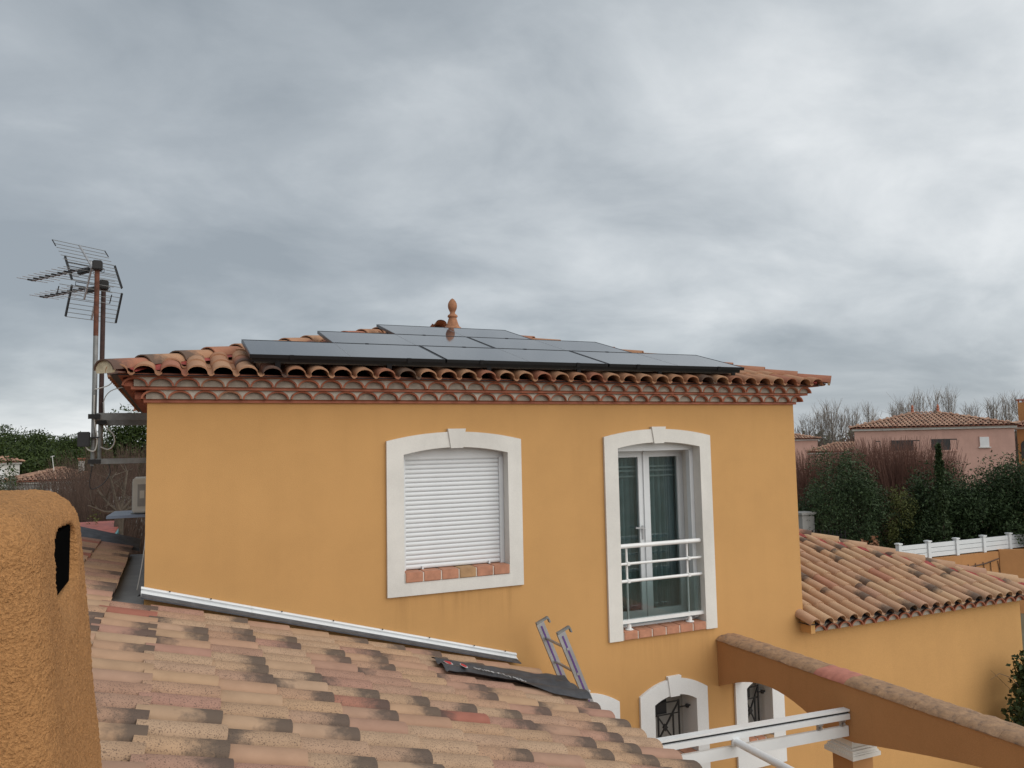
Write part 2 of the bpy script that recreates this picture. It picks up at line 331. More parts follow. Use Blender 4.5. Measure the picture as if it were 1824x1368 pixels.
# ================================================================== THE GROUND
GZ = -LIFT
g = MB().add([(-900, -300, GZ), (900, -300, GZ), (900, 1500, GZ), (-900, 1500, GZ)], [(0,1,2,3)]).build('ground', 'ground_mat'); tag(g, kind='structure')
plain('paving', (.34, .30, .25), .9, var=.15, scale=3.)
g = MB().box((3.7, -6, GZ-.3), (12.5, 7.96, GZ+.04)).build('terrace', 'paving'); tag(g, kind='structure')

# ================================================================== MAIN HOUSE
XL, XR, YF, YB = -.22, 7.645, 8.0, 15.2; PT = .2222
WT = .455                                # top of the plain wall
house = thing('house', (3.7, 8, GZ), 'two-storey ochre rendered house with shuttered window, french window and hipped tile roof', 'house')
# openings in the front wall: x0, x1, z0, z1
OPEN = [(2.16, 3.52, -1.47, .02), (4.78, 6.15, -2.30, .02), (3.96, 4.68, -4.0, -2.96), (5.17, 5.95, -4.0, -2.96), (6.55, 7.14, -4.0, -2.96)]
wall = MB(); xs = sorted({XL, XR, *[o[0] for o in OPEN], *[o[1] for o in OPEN]}); zs = sorted({GZ, WT, *[o[2] for o in OPEN], *[o[3] for o in OPEN]})
vid = {}
def wv(x, z):
    if (x, z) not in vid: vid[(x, z)] = len(wall.v); wall.v.append(V(x, YF, z))
    return vid[(x, z)]
for i in range(len(xs)-1):
    for j in range(len(zs)-1):
        cx, cz = (xs[i]+xs[i+1])/2, (zs[j]+zs[j+1])/2
        if any(a < cx < b_ and c_ < cz < d for a, b_, c_, d in OPEN): continue
        wall.f.append((wv(xs[i], zs[j]), wv(xs[i+1], zs[j]), wv(xs[i+1], zs[j+1]), wv(xs[i], zs[j+1])))
for a, b_, c_, d in OPEN:
    wall.add([(a,YF,c_),(b_,YF,c_),(b_,YF,d),(a,YF,d),(a,YF+.6,c_),(b_,YF+.6,c_),(b_,YF+.6,d),(a,YF+.6,d)], [(0,1,5,4),(1,2,6,5),(2,3,7,6),(3,0,4,7),(4,5,6,7)])
wall.add([(XL,YF,GZ),(XL,YB,GZ),(XL,YB,WT),(XL,YF,WT),(XR,YF,GZ),(XR,YB,GZ),(XR,YB,WT),(XR,YF,WT)], [(0,3,2,1),(4,5,6,7),(1,2,6,5),(2,3,7,6)])
wall.build('wall', 'ochre_wall', house)

# ---- cornice: flat terracotta courses with two rows of half-round tiles bedded in mortar
def band(o, z0, z1, name='cornice_course'):
    b = MB(); n = 16
    b.box((XL-o, YF-o, z0), (XR+o, YB+o, z1)); return b.build(name, 'terracotta', house)
band(.03, .455, .487); band(.135, .57, .598); band(.235, .682, .712)
for o, z0, z1 in ((.03, .487, .57), (.13, .598, .682)):
    MB().box((XL-o+.02, YF-o-.03, z0), (XR+o-.02, YB+o, z1)).build('cornice_mortar', 'mortar', house)
    mm = MB(); x = XL-o+.03+(.06 if o < .1 else 0)+PT/2
    while x < XR+o-.02:
        n = 6; lf_ = [(x-PT/2+.106*math.cos(math.pi/2*i/n), z0+.081*math.sin(math.pi/2*i/n)) for i in range(n+1)]; rt_ = [(x+PT/2-.106*math.cos(math.pi/2*i/n), z0+.081*math.sin(math.pi/2*i/n)) for i in range(n+1)]
        mm.prism([V(a_, YF-o-.069, c_) for a_, c_ in lf_+rt_[::-1]], (0, .05, 0)); x += PT
    mm.build('cornice_pointing', 'pale_grey_mortar', house)
def cornice_tile():
    b = MB(); n = 9; R, th, h = .110, .017, .083
    for y in (0, .16):
        for k in (0, th):
            for i in range(n+1): a = math.pi*i/n; b.v.append(V(-(R-k)*math.cos(a), y, (h-k)*math.sin(a)))
    m = n+1
    for i in range(n): b.f += [(i, i+1, m+i+1, m+i), (i, 2*m+i, 2*m+i+1, i+1), (m+i, m+i+1, 3*m+i+1, 3*m+i), (2*m+i, 3*m+i, 3*m+i+1, 2*m+i+1)]
    return b.mesh('cornice_tile', 'cornice_tile', smooth=True)
CT = cornice_tile()
for o, z0, ph in ((.03, .487, .06), (.13, .598, 0.)):
    x = XL-o+.03+ph
    while x < XR+o-.02:
        inst('cornice_tile', CT, house, (x+random.gauss(0, .003), YF-o-.075+random.gauss(0, .004), z0+random.gauss(0, .0015)), (random.gauss(0, .02), random.gauss(0, .025), random.gauss(0, .02))); x += PT
side = MB()                              # the same rows down the two flanks, seen only end on
for o, z0 in ((.03, .487), (.13, .598)):
    y = YF-o+.1
    while y < YB:
        for xx, sg in ((XL-o-.075, 1), (XR+o+.075, -1)):
            n = 8; p = [(xx, y-.108*math.cos(math.pi*i/n), z0+.082*math.sin(math.pi*i/n)) for i in range(n+1)]
            p2 = [(xx, y-.095*math.cos(math.pi*i/n), z0+.069*math.sin(math.pi*i/n)) for i in range(n+1)]
            side.prism(p+p2[::-1], (sg*.1, 0, 0))
        y += PT
tag(side.build('flank_cornice_tiles', 'terracotta', house), kind='stuff')

# ---- hipped roof
EX0, EX1, EY0, EZ, SL = XL-.34, XR+.335, 7.66, .695, .278
RUN = 3.92; RY = EY0+RUN; RZ = EZ+SL*RUN; EY1 = RY+RUN
A, B, C_, D_ = V(EX0+.04, EY0+.06, EZ-.005), V(EX1-.04, EY0+.06, EZ-.005), V(EX1-.04, EY1-.04, EZ-.005), V(EX0+.04, EY1-.04, EZ-.005)
R1, R2 = V(EX0+RUN, RY, RZ-.02), V(EX1-RUN, RY, RZ-.02)
roof = MB().add([A, B, C_, D_, R1, R2], [(0,1,5,4), (1,2,5), (2,3,4,5), (3,0,4), (0,3,2,1)]).build('roof', 'dark_lead', house)
def clip_mesh(me, M, planes, name):      # a tile cut along a hip
    bm = bmesh.new(); bm.from_mesh(me); bm.transform(M)
    for co, no in planes: bmesh.ops.bisect_plane(bm, geom=bm.verts[:]+bm.edges[:]+bm.faces[:], plane_co=co, plane_no=no, clear_outer=True)
    bm.transform(M.inverted())
    if not bm.verts: bm.free(); return None
    n = bpy.data.meshes.new(name); bm.to_mesh(n); bm.free(); n.materials.append(me.materials[0]); return n
def lay_tiles(me, parent, origin, down, across, pitch, step, rows, cols, planes, keep=None, jit=.004, wob=.012):
    """courses of tiles; origin = lower end of the first tile's centre; planes = vertical cuts (point, outward normal)"""
    Mb = basis(down); up = -Vector(down).normalized(); across = Vector(across).normalized(); rad = .26; rest = []
    for j in range(rows):
        for i in range(cols):
            p = Vector(origin)+up*step*j+across*pitch*i
            c = p+up*.2
            dd = [(c-co).dot(no) for co, no in planes]
            if any(q > .24 for q in dd): continue
            r = Mb @ Matrix.Rotation(random.gauss(0, wob), 3, 'Z') @ Matrix.Rotation(random.gauss(0, wob*.7), 3, 'X')
            p = p+up*random.gauss(0, jit)+V(0, 0, random.uniform(0, .004))
            M = Matrix.Translation(p) @ r.to_4x4()
            if keep and not keep(c): rest.append(M); continue
            m2 = me
            if any(q > -.28 for q in dd):
                m2 = clip_mesh(me, M, planes, 'cut_tile')
                if m2 is None: continue
            o = inst('tile', m2, parent, p); o.rotation_euler = r.to_euler()
    return rest
def join_tiles(me, Ms, name, mat, parent):
    b = MB(); b.uv = []; vs = [v.co.copy() for v in me.vertices]; fs = [tuple(p.vertices) for p in me.polygons]
    uvs = {}; ul = me.uv_layers[0].data
    for lp in me.loops: uvs[lp.vertex_index] = tuple(ul[lp.index].uv)
    for M in Ms: b.add([M @ v for v in vs], fs); b.uv += [uvs[i] for i in range(len(vs))]
    return tag(b.build(name, mat, parent, smooth=True), kind='stuff')
MT = tile_mb(.44, PT, .178, .072, thick=.016).mesh('tile', 'main_tile', smooth=True)
q45 = math.sqrt(.5)
lay_tiles(MT, roof, (EX0+.12, EY0, EZ), (0, -1, -SL), (1, 0, 0), PT, .36, 12, 38,
          [(V(EX0, EY0, 0), V(-q45, q45, 0)), (V(EX1, EY0, 0), V(q45, q45, 0)), (V(0, RY, 0), V(0, 1, 0))])
rest = []
def rest_slope(o, down, across, n, m, test, pitch=PT):
    Mb = basis(down); up = -Vector(down).normalized()
    for j in range(m):
        for i in range(n):
            p = Vector(o)+up*.36*j+Vector(across)*pitch*i
            if test(p+up*.2): rest.append(Matrix.Translation(p) @ Mb.to_4x4())
rest_slope((EX0, EY0+.1, EZ), (-1, 0, -SL), (0, 1, 0), 35, 12, lambda p: p.x-EX0+.16 < p.y-EY0 and p.x-EX0+.16 < EY1-p.y)
rest_slope((EX1, EY0+.1, EZ), (1, 0, -SL), (0, 1, 0), 35, 12, lambda p: EX1-p.x+.16 < p.y-EY0 and EX1-p.x+.16 < EY1-p.y)
rest_slope((EX0+.1, EY1, EZ), (0, 1, -SL), (1, 0, 0), 38, 12, lambda p: EY1-p.y+.16 < p.x-EX0 and EY1-p.y+.16 < EX1-p.x)
join_tiles(MT, rest, 'far_slope_tiles', 'main_tile_island', roof)
HT = round_tile_mb(.49, .122, .10).mesh('hip_tile', 'main_tile', smooth=True)
def hip_line(me, parent, a, b, step, off=.012, name='hip_tile'):  # half-round tiles from the low end a to the high end b
    a, b = Vector(a), Vector(b); d = (b-a).normalized(); n = max(1, int(((b-a).length-.34)/step)+1); Mb = basis(-d)
    for i in range(n):
        p = a+d*step*i+V(0, 0, off); r = Mb @ Matrix.Rotation(random.gauss(0, .02), 3, 'Z')
        o = inst(name, me, parent, p); o.rotation_euler = r.to_euler()
for x0, x1 in ((EX0, EX0+RUN), (EX1, EX1-RUN)):
    hip_line(HT, roof, (x0, EY0, EZ), (x1, RY, RZ), .425)
    hip_line(HT, roof, (x0, EY1, EZ), (x1, RY, RZ), .425)
    d = (V(x1, RY, RZ)-V(x0, EY0, EZ)); sd = V(d.y, -d.x, 0).normalized()*.19; u = V(0, 0, .045); m = MB(); n = 40
    for i in range(n+1):              # red closure strip dressed over the tiles under the hip
        p = V(x0, EY0, EZ)+d*(.03+.95*i/n); wv_ = .018*math.sin(i*2.2)
        m.v += [p-sd+u+V(0, 0, wv_-.06), p+u+V(0, 0, .02), p+sd+u+V(0, 0, wv_-.06)]
    for i in range(n): k = 3*i; m.f += [(k, k+1, k+4, k+3), (k+1, k+2, k+5, k+4)]
    m.build('hip_closure', 'red_membrane', roof)
    # mortar plug in the mouth of the lowest hip tile
    e = -d.normalized(); s2 = V(-e.y, e.x, 0).normalized()
    pts = [V(x0, EY0, EZ+.015)+e*-.03+s2*(-.108*math.cos(math.pi*i/10))+V(0, 0, .108*.82*math.sin(math.pi*i/10)+.012) for i in range(11)]
    pts = [V(x0, EY0, EZ+.0)+e*-.03+s2*-.09]+pts+[V(x0, EY0, EZ+.0)+e*-.03+s2*.09]
    MB().prism(pts, e*.026).build('mortar_plug', 'pale_mortar', roof)
hip_line(HT, roof, R1+V(.12, 0, -.035), R2+V(-.2, 0, -.035), .40, name='ridge_tile')
fx = R2.x+.02
MB().lathe((fx, RY, RZ+.035), [(.17, -.08), (.165, .02), (.135, .05), (.105, .075), (.085, .13), (.068, .19), (.06, .215), (.078, .222), (.082, .24), (.07, .258), (.045, .275), (.04, .30), (.052, .325), (.068, .36), (.074, .40), (.07, .44), (.055, .475), (.032, .505), (.008, .525)], 24).build('finial', 'terracotta_finial', house, smooth=True)

# ---- windows
def surround(x0, x1, zb, zc, za, ix0, ix1, izb, izc, iza, depth, mat, closed, name='window', n=14):
    outer = [(x0, zb)]+arc(x0, x1, zc, za, n)+[(x1, zb)]; inner = [(ix0, izb)]+arc(ix0, ix1, izc, iza, n)+[(ix1, izb)]
    return MB().ring(outer, inner, YF-.032, YF+depth, closed).build(name, mat, house)
def keystone(par, xm, wt, wb, zt, zb, mat):
    MB().prism([(xm-wt/2, YF-.046, zt), (xm+wt/2, YF-.046, zt), (xm+wb/2, YF-.046, zb), (xm-wb/2, YF-.046, zb)], (0, .06, 0)).build('keystone', mat, par)
def sill_bricks(par, x0, x1, z0, z1, y0, y1, n):
    w = (x1-x0)/n
    for i in range(n):
        MB().box((x0+w*i+.006, y0, z0), (x0+w*(i+1)-.006, y1, z1)).build('sill_brick', random.choice(['brick_red']*6+['brick_tan']), par, bevel=.006)
    MB().box((x0, y0+.007, z0+.002), (x1, y1-.01, z1-.007)).build('sill_joint', 'joint', par)
w1 = surround(2.056, 3.603, -1.56, .056, .147, 2.24, 3.438, -1.425, -.09, -.02, .16, 'cast_stone', True)
keystone(w1, 2.835, .205, .14, .18, -.03, 'cast_stone')
sill_bricks(w1, 2.243, 3.435, -1.422, -1.32, YF-.045, YF+.14, 6)
MB().box((2.24, YF+.125, -.14), (3.438, YF+.30, .02)).build('shutter_box', 'white_plastic', w1)
SLM = MB(); pr = [(0, 0), (-.008, .006), (-.011, .02), (-.010, .034), (-.004, .046), (0, .0475), (.006, .0475), (.006, 0)]
SLM.prism([(2.25, y, z) for y, z in pr], (1.14, 0, 0)); SLM = SLM.mesh('shutter_slat', 'white_plastic', (2.25, 0, 0), smooth=True)
for i in range(25): inst('shutter_slat', SLM, w1, (2.25, YF+.135, -1.315+i*.0482))
for x in (2.243, 3.385): MB().box((x, YF+.105, -1.32), (x+.05, YF+.19, -.14)).build('shutter_guide', 'white_plastic', w1)
for x in (2.47, 3.24): MB().box((x, YF+.10, -1.318), (x+.018, YF+.13, -1.285)).build('shutter_stop', 'white_plastic', w1)
# french window
w2 = surround(4.683, 6.228, -2.322, .062, .15, 4.868, 6.062, -2.322, -.075, -.012, .42, 'cast_stone', False, 'french_window')
keystone(w2, 5.452, .205, .14, .178, -.025, 'cast_stone')
sill_bricks(w2, 4.872, 6.058, -2.318, -2.225, YF-.04, YF+.2, 6)
MB().box((4.87, YF+.16, -2.29), (6.06, YF+.34, -2.20)).build('threshold', 'white_plastic', w2)
MB().box((4.868, YF+.12, -.115), (6.062, YF+.5, .01)).build('shutter_box', 'white_plastic', w2)
for x in (4.87, 6.005): MB().box((x, YF+.115, -2.2), (x+.055, YF+.19, -.115)).build('shutter_guide', 'white_plastic', w2)
DY = YF+.34
for x0, x1 in ((4.872, 5.463), (5.467, 6.058)):
    z0, z1, s = -2.2, -.115, .08
    leaf = MB(); leaf.box((x0, DY, z0), (x0+s, DY+.06, z1)).box((x1-s, DY, z0), (x1, DY+.06, z1)).box((x0+s, DY+.001, z0), (x1-s, DY+.059, z0+.11)).box((x0+s, DY+.001, z1-s), (x1-s, DY+.059, z1))
    lf = leaf.build('door_leaf', 'white_plastic', w2)
    MB().box((x0+s-.01, DY+.025, z0+.1), (x1-s+.01, DY+.032, z1-s+.01)).build('pane', 'pane_glass', w2)
MB().box((5.45, DY-.018, -2.19), (5.48, DY, -.13)).build('cover_strip', 'white_plastic', w2)
MB().box((5.408, DY-.012, -1.22), (5.432, DY, -1.05)).bar((5.42, DY-.045, -1.08), (5.29, DY-.045, -1.07), .018).bar((5.42, DY, -1.08), (5.42, DY-.05, -1.08), .016).build('door_handle', 'aluminium', w2)
cu = MB(); n = 90
for i in range(n+1):
    x = 4.82+1.28*i/n; y = DY+.14+.022*math.sin(i*.75)+.012*math.sin(i*1.9+1)
    cu.v += [V(x, y, -2.22), V(x, y, -.1)]
for i in range(n): cu.f.append((2*i, 2*i+2, 2*i+3, 2*i+1))
cu.build('curtain', 'curtain', w2, smooth=True)
for z in (-.33, -.38, -.45): MB().box((4.85, DY+.098, z), (6.08, DY+.101, z+.022)).build('curtain_band', 'white_print', w2)
RYY = YF+.05
rail = MB().tube([(4.87, RYY-.02, -1.243), (6.05, RYY-.02, -1.243)], .027, 14).build('railing', 'white_paint', house, smooth=True)
for z, r in ((-1.452, .016), (-1.655, .019)): MB().tube([(4.872, RYY-.018, z), (6.075, RYY-.018, z)], r, 10).build('railing_bar', 'white_paint', rail, smooth=True)
MB().box((4.872, RYY-.035, -2.145), (6.08, RYY+.005, -2.105)).build('railing_bar', 'white_paint', rail)
for x in (5.0, 5.875):
    MB().tube([(x, RYY+.012, -2.22), (x, RYY+.012, -1.25)], .014, 10).build('railing_post', 'white_paint', rail, smooth=True)
    MB().lathe((x, RYY, -2.224), [(.05, 0), (.05, .008), (.028, .014), (.024, .06), (.02, .065)], 16).build('post_foot', 'white_paint', rail)
    for z in (-1.452, -1.655): MB().box((x-.022, RYY-.04, z-.022), (x+.022, RYY+.02, z+.022)).build('railing_clamp', 'white_paint', rail, bevel=.006)
MB().box((4.885, RYY-.004, -2.10), (6.045, RYY+.004, -1.675)).build('railing_glass', 'pane_glass', rail)
# ground-floor windows with iron grilles
for x0, x1, ix0, ix1 in ((3.82, 4.79, 4.02, 4.60), (5.072, 6.04, 5.272, 5.875), (6.465, 7.236, 6.642, 7.047)):
    w = surround(x0, x1, -4.10, -3.0, -2.85, ix0, ix1, -3.80, -3.12, -3.035, .28, 'cast_stone_white', True, n=14)
    keystone(w, (x0+x1)/2-.0, .19, .13, -2.815, -3.05, 'cast_stone_white')
    sill_bricks(w, ix0+.003, ix1-.003, -3.797, -3.74, YF-.04, YF+.2, 3)
    MB().box((ix0-.05, YF+.27, -3.85), (ix1+.05, YF+.275, -3.0)).build('closed_shutter', 'grey_render', w)
    m = MB(); y = YF+.10; a, b_ = ix0+.02, ix0+.72*(ix1-ix0); t_, bt = -3.13, -3.73; mid = (a+b_)/2
    for x in (a, b_, a+(b_-a)*.27, a+(b_-a)*.79): m.box((x-.008, y, bt), (x+.008, y+.016, t_-.02 if x in (a, b_) else -3.30))
    m.bar((a, y+.008, t_-.03), (b_, y+.008, t_-.03), .014); m.bar((a, y+.008, bt), (b_, y+.008, bt), .014); m.bar((a, y+.008, -3.30), (b_, y+.008, -3.30), .012)
    m.bar((a, y+.010, bt), (b_, y+.010, t_-.04), .016); m.bar((b_, y+.006, bt), (a, y+.006, t_-.04), .016)
    zc = (bt+t_-.04)/2; m.prism([(mid-.035, y-.004, zc), (mid, y-.004, zc+.045), (mid+.035, y-.004, zc), (mid, y-.004, zc-.045)], (0, .024, 0))
    m.bar((b_, y+.008, -3.24), (ix1-.0, y+.008, -3.24), .014); m.lathe((ix1-.045, y+.008, -3.262), [(.02, 0), (.026, .02), (.02, .04)], 10)
    m.build('iron_grille', 'black_iron', w)
    MB().box((ix0+.002, YF+.14, -3.30), (ix0+.46*(ix1-ix0), YF+.16, -3.07)).build('folded_blind', 'black_frame', w)

# ================================================================== SOLAR PANELS
up = V(0, 1, SL).normalized(); nn = V(0, -SL, 1).normalized()
PL, PH, GAP = 1.955, 1.005, .02
def roofp(x, y, off): return V(x, y, EZ+.062+SL*(y-EY0)+off)
ordn = ['leftmost', 'middle', 'rightmost']
for r, (x0, y0, cnt) in enumerate(((.66, 7.675, 3), (1.62, 8.65, 2), (2.60, 9.625, 1))):
    for i in range(cnt):
        o = roofp(x0+i*(PL+GAP), y0, .105)
        lab = ['black solar panel in the bottom row above the eaves, '+ordn[i]+' of three', 'black solar panel in the middle row, '+('left' if i == 0 else 'right')+' one of the pair', 'single black solar panel at the top of the array below the finial'][r]
        sp_ = thing('solar_panel', o, lab, 'solar panel', 'solar panels on the hipped roof')
        fr_ = MB(); ax = V(PL, 0, 0); ay = up*PH; t_ = .036; e = .011
        fr_.obox(o, ax, up*e, nn*t_).obox(o+up*(PH-e), ax, up*e, nn*t_).obox(o+up*e, V(e, 0, 0), up*(PH-2*e), nn*t_).obox(o+up*e+V(PL-e, 0, 0), V(e, 0, 0), up*(PH-2*e), nn*t_)
        fr_.build('frame', 'black_frame', sp_)
        MB().obox(o+V(e, 0, 0)+up*e+nn*.028, V(PL-2*e, 0, 0), up*(PH-2*e), nn*.005).build('cell_sheet', 'solar_glass', sp_)
        MB().obox(o+V(PL/2-.004, 0, 0)+up*.015+nn*.0335, V(.007, 0, 0), up*(PH-.03), nn*.0006).build('centre_line', 'aluminium', sp_)
        for fx_ in (.2, .8): MB().obox(o+V(PL*fx_-.02, -.008, -.01), V(.04, 0, 0), up*.018, nn*.047).build('clamp', 'black_frame', sp_)
for r, (xa, xb, y) in enumerate(((.72, 6.5, 7.78), (.72, 6.5, 8.38), (1.7, 5.5, 8.8), (1.7, 5.5, 9.4), (2.7, 4.5, 9.8), (2.7, 4.5, 10.4))):
    o = roofp(xa, y, .04)
    tag(MB().obox(o, V(xb-xa, 0, 0), up*.04, nn*.043).build('mounting_rail', 'steel_grey', None, o), 'grey aluminium mounting rail under the '+['bottom', 'bottom', 'middle', 'middle', 'top', 'top'][r]+' row of solar panels, '+['near the eaves', 'near the ridge side'][r % 2], 'rail', 'mounting rails')
o = roofp(.68, 7.72, .062)
tag(MB().obox(o, V(5.85, 0, 0), up*.03, nn*.04).build('edge_rail', 'black_frame', None, o), 'black edge rail under the front of the bottom row of solar panels', 'rail')
for r, (xa, xb, y) in enumerate(((.9, 6.4, 7.72),)):
    for i in range(6):
        x = xa+(xb-xa)*i/5; o = roofp(x, y, -.01)
        tag(MB().obox(o, V(.05, 0, 0), up*.02, nn*.07).obox(o+V(0, -.03, 0), V(.05, 0, 0), up*.1, nn*.006).build('roof_hook', 'black_frame', None, o), 'small dark roof hook under the bottom solar panels, %s of six from the left' % ['first', 'second', 'third', 'fourth', 'fifth', 'sixth'][i], 'hook', 'roof hooks under the panels')

# ================================================================== SIDE WING (right, one storey)
wing = thing('side_wing', (9.8, 8, GZ), 'single-storey ochre wing with hipped roof of mottled tiles right of the tall house', 'house')
WX1, WZ, WS = 12.0, -2.52, .30
MB().box((XR+.004, YF+.004, GZ), (WX1, 16, WZ)).build('wall', 'ochre_wall', wing)
WEX, WEY, WEZ = 12.30, 7.74, -2.395
MB().box((XR+.01, YF-.12, WZ), (WX1+.12, 15.9, WZ+.085)).build('cornice_mortar', 'mortar', wing)
x = XR+.13
while x < WX1+.1: inst('cornice_tile', CT, wing, (x, YF-.16, WZ+.004)); x += PT
MB().box((XR-.06, YF-.19, WZ-.0), (XR+.012, YF-.002, WEZ+.03)).build('cornice_end', 'ochre_wall', wing)
WRUN = 5.2
wroof = MB().add([(XR-.1, WEY+.05, WEZ-.01), (WEX-.05, WEY+.05, WEZ-.01), (WEX-WRUN, WEY+WRUN, WEZ+WS*WRUN-.02), (XR+.0, WEY+WRUN, WEZ+WS*WRUN-.02), (WEX-.05, WEY+2*WRUN, WEZ-.01), (XR, WEY+.06, WEZ-.03), (XR, WEY+2*WRUN, WEZ-.03)], [(0,1,2,3), (1,4,2), (1,0,6,4)]).build('roof', 'dark_lead', wing)
WT_ = tile_mb(.45, PT, .158, .07).mesh('tile', 'wing_tile', smooth=True)
lay_tiles(WT_, wroof, (XR-.02, WEY, WEZ), (0, -1, -WS), (1, 0, 0), PT, .375, 14, 22,
          [(V(WEX, WEY, 0), V(q45, q45, 0)), (V(XR, 0, 0), V(-1, 0, 0)) if False else (V(XR-.14, 0, 0), V(-1, 0, 0))],
          keep=lambda c: not (c.x < XR+.1 and c.y > YF-.05))
rest = []
rest_slope((WEX, WEY+.1, WEZ), (1, 0, -WS), (0, 1, 0), 44, 14, lambda p: WEX-p.x+.16 < p.y-WEY and WEX-p.x+.16 < WEY+2*WRUN-p.y)
join_tiles(WT_, rest, 'far_slope_tiles', 'wing_tile_island', wroof)
HW = round_tile_mb(.46, .12, .095).mesh('hip_tile', 'wing_tile', smooth=True)
hip_line(HW, wroof, (WEX, WEY, WEZ), (WEX-WRUN+.35, WEY+WRUN-.35, WEZ+WS*(WRUN-.35)), .43)
d = V(-WRUN, WRUN, WS*WRUN); sd = V(d.y, -d.x, 0).normalized()*.2; m = MB(); n = 44
for i in range(n+1):
    p = V(WEX, WEY, WEZ)+d*(.02+.9*i/n); k = .02*math.sin(i*2.1); m.v += [p-sd+V(0, 0, k), p+V(0, 0, .085), p+sd+V(0, 0, k)]
for i in range(n): k = 3*i; m.f += [(k, k+1, k+4, k+3), (k+1, k+2, k+5, k+4)]
m.build('hip_closure', 'red_membrane', wroof)

# ================================================================== LOW FRONT WING (the roof in the foreground)
low = thing('front_wing', (1, 3, GZ), 'low wing with mottled beige and salmon tile roof and rough orange chimney in foreground', 'house')
FS, FZ0 = -.283, -1.452                  # the right-hand slope: z = FZ0 + FS * x
def fz(x): return FZ0+FS*x
RX = -2.33                               # ridge
MB().box((RX*2-3.2, -3, GZ), (3.3, 7.96, fz(3.3)-.12)).build('wall', 'ochre_wall', low)
MB().box((RX*2-3.2, 7.96, GZ), (-.60, 11.7, fz(0)-.35)).build('rear_wall', 'ochre_wall', low)
lroof = MB()
def slab(x0, x1, y0, y1, sgn=1):
    za, zb = (fz(x0), fz(x1)) if sgn > 0 else (fz(2*RX-x0), fz(2*RX-x1))
    lroof.prism([(x0, y0, za-.03), (x1, y0, zb-.03), (x1, y0, zb-.12), (x0, y0, za-.12)], (0, y1-y0, 0))
slab(RX, -.50, -3, 11.75); slab(-.499, 3.55, -3, 7.99); slab(2*RX-3.4, RX, -3, 11.75, -1)
lroof = lroof.build('roof', 'dark_lead', low)
LP = .2455
NT = tile_mb(.445, LP, .185, .057, lift=.02).mesh('tile', 'near_tile', smooth=True)
shown = 0
def in_view(c):
    x, y = pixel(c); return 118 < x < 1300 and y < 1420 and c.y > 2.5
dn = V(1, 0, FS); rest = []; STEP = .371*math.sqrt(1+FS*FS)
for k in range(0, 12):                   # full courses below the wall of the tall house
    x = -.48+.371*k; far = 7.64 if k == 1 else (7.80 if k > 1 else 11.66)
    n = int((far+3)/LP)
    rest += lay_tiles(NT, lroof, (x, far-LP*(n-1)-LP/2, fz(x)), dn, (0, 1, 0), LP, STEP, 1, n, [], keep=in_view)
for k in range(1, 6):                    # courses up to the ridge
    x = -.48-.371*k; n = int((11.66+3)/LP)
    rest += lay_tiles(NT, lroof, (x, 11.66-LP*(n-.5), fz(x)), dn, (0, 1, 0), LP, STEP, 1, n, [], keep=in_view)
Mb2 = basis((-1, 0, FS))
for k in range(0, 14):                   # the far side of the ridge
    x = RX-.2-.371*k
    for i in range(59): rest.append(Matrix.Translation((x, -2.8+LP*i, fz(2*RX-x))) @ Mb2.to_4x4())
join_tiles(NT, rest, 'out_of_sight_tiles', 'near_tile_island', lroof)
RT = round_tile_mb(.46, .13, .105).mesh('ridge_tile', 'near_tile', smooth=True)
for i in range(38): inst('ridge_tile', RT, lroof, (RX, -2.6+.385*i, fz(RX)+.05), (0, 0, -math.pi/2))
# lower tile mouths at the eaves get a fascia
MB().box((3.40, -3, fz(3.4)-.16), (3.50, 7.96, fz(3.5)-.05)).build('fascia', 'ochre_wall', low)
# white folded flashing along the wall, two lengths
for xa, xb in ((-.245, .722), (.724, 3.50)):
    a, b_ = V(xa, YF, fz(xa)), V(xb, YF, fz(xb)); pr = [(-.004, .075), (-.004, .142), (-.012, .149), (-.028, .146), (-.033, .132), (-.018, .124), (-.018, .110), (-.06, .090), (-.074, .078), (-.076, .066), (-.058, .070)]
    MB().prism([a+V(0, y, z) for y, z in pr], b_-a).build('wall_flashing', 'alu_white', low)
    for q in ([.25, .62] if xa < 0 else [.1, .28, .46, .64, .82, .95]):
        p = a+(b_-a)*q+V(0, -.036, .152); MB().lathe(p, [(.007, -.005), (.007, .005)], 8).build('screw', 'black_frame', low)
MB().prism([V(-.24, YF-.17, fz(-.24)+.078), V(-.24, YF-.003, fz(-.24)+.1), V(-.24, YF-.003, fz(-.24)+.06), V(-.24, YF-.17, fz(-.24)+.066)], (3.73, 0, 3.73*FS)).build('flashing_apron', 'dark_lead', low)
# zinc valley between the back roof and the flank of the tall house
MB().prism([(-.56, 7.72, fz(-.5)-.075), (XL-.004, 7.72, fz(-.5)-.085), (XL-.004, 7.72, fz(-.5)-.10), (-.56, 7.72, fz(-.5)-.09)], (0, 3.9, .02)).build('valley_gutter', 'zinc', low)
MB().prism([(-1.9, 11.55, fz(-1.9)+.03), (-.38, 11.55, fz(-.38)+.02), (-.38, 11.55, fz(-.38)+.06), (-1.9, 11.55, fz(-1.9)+.07)], (0, .36, .09)).build('verge_capping', 'dark_lead', low)

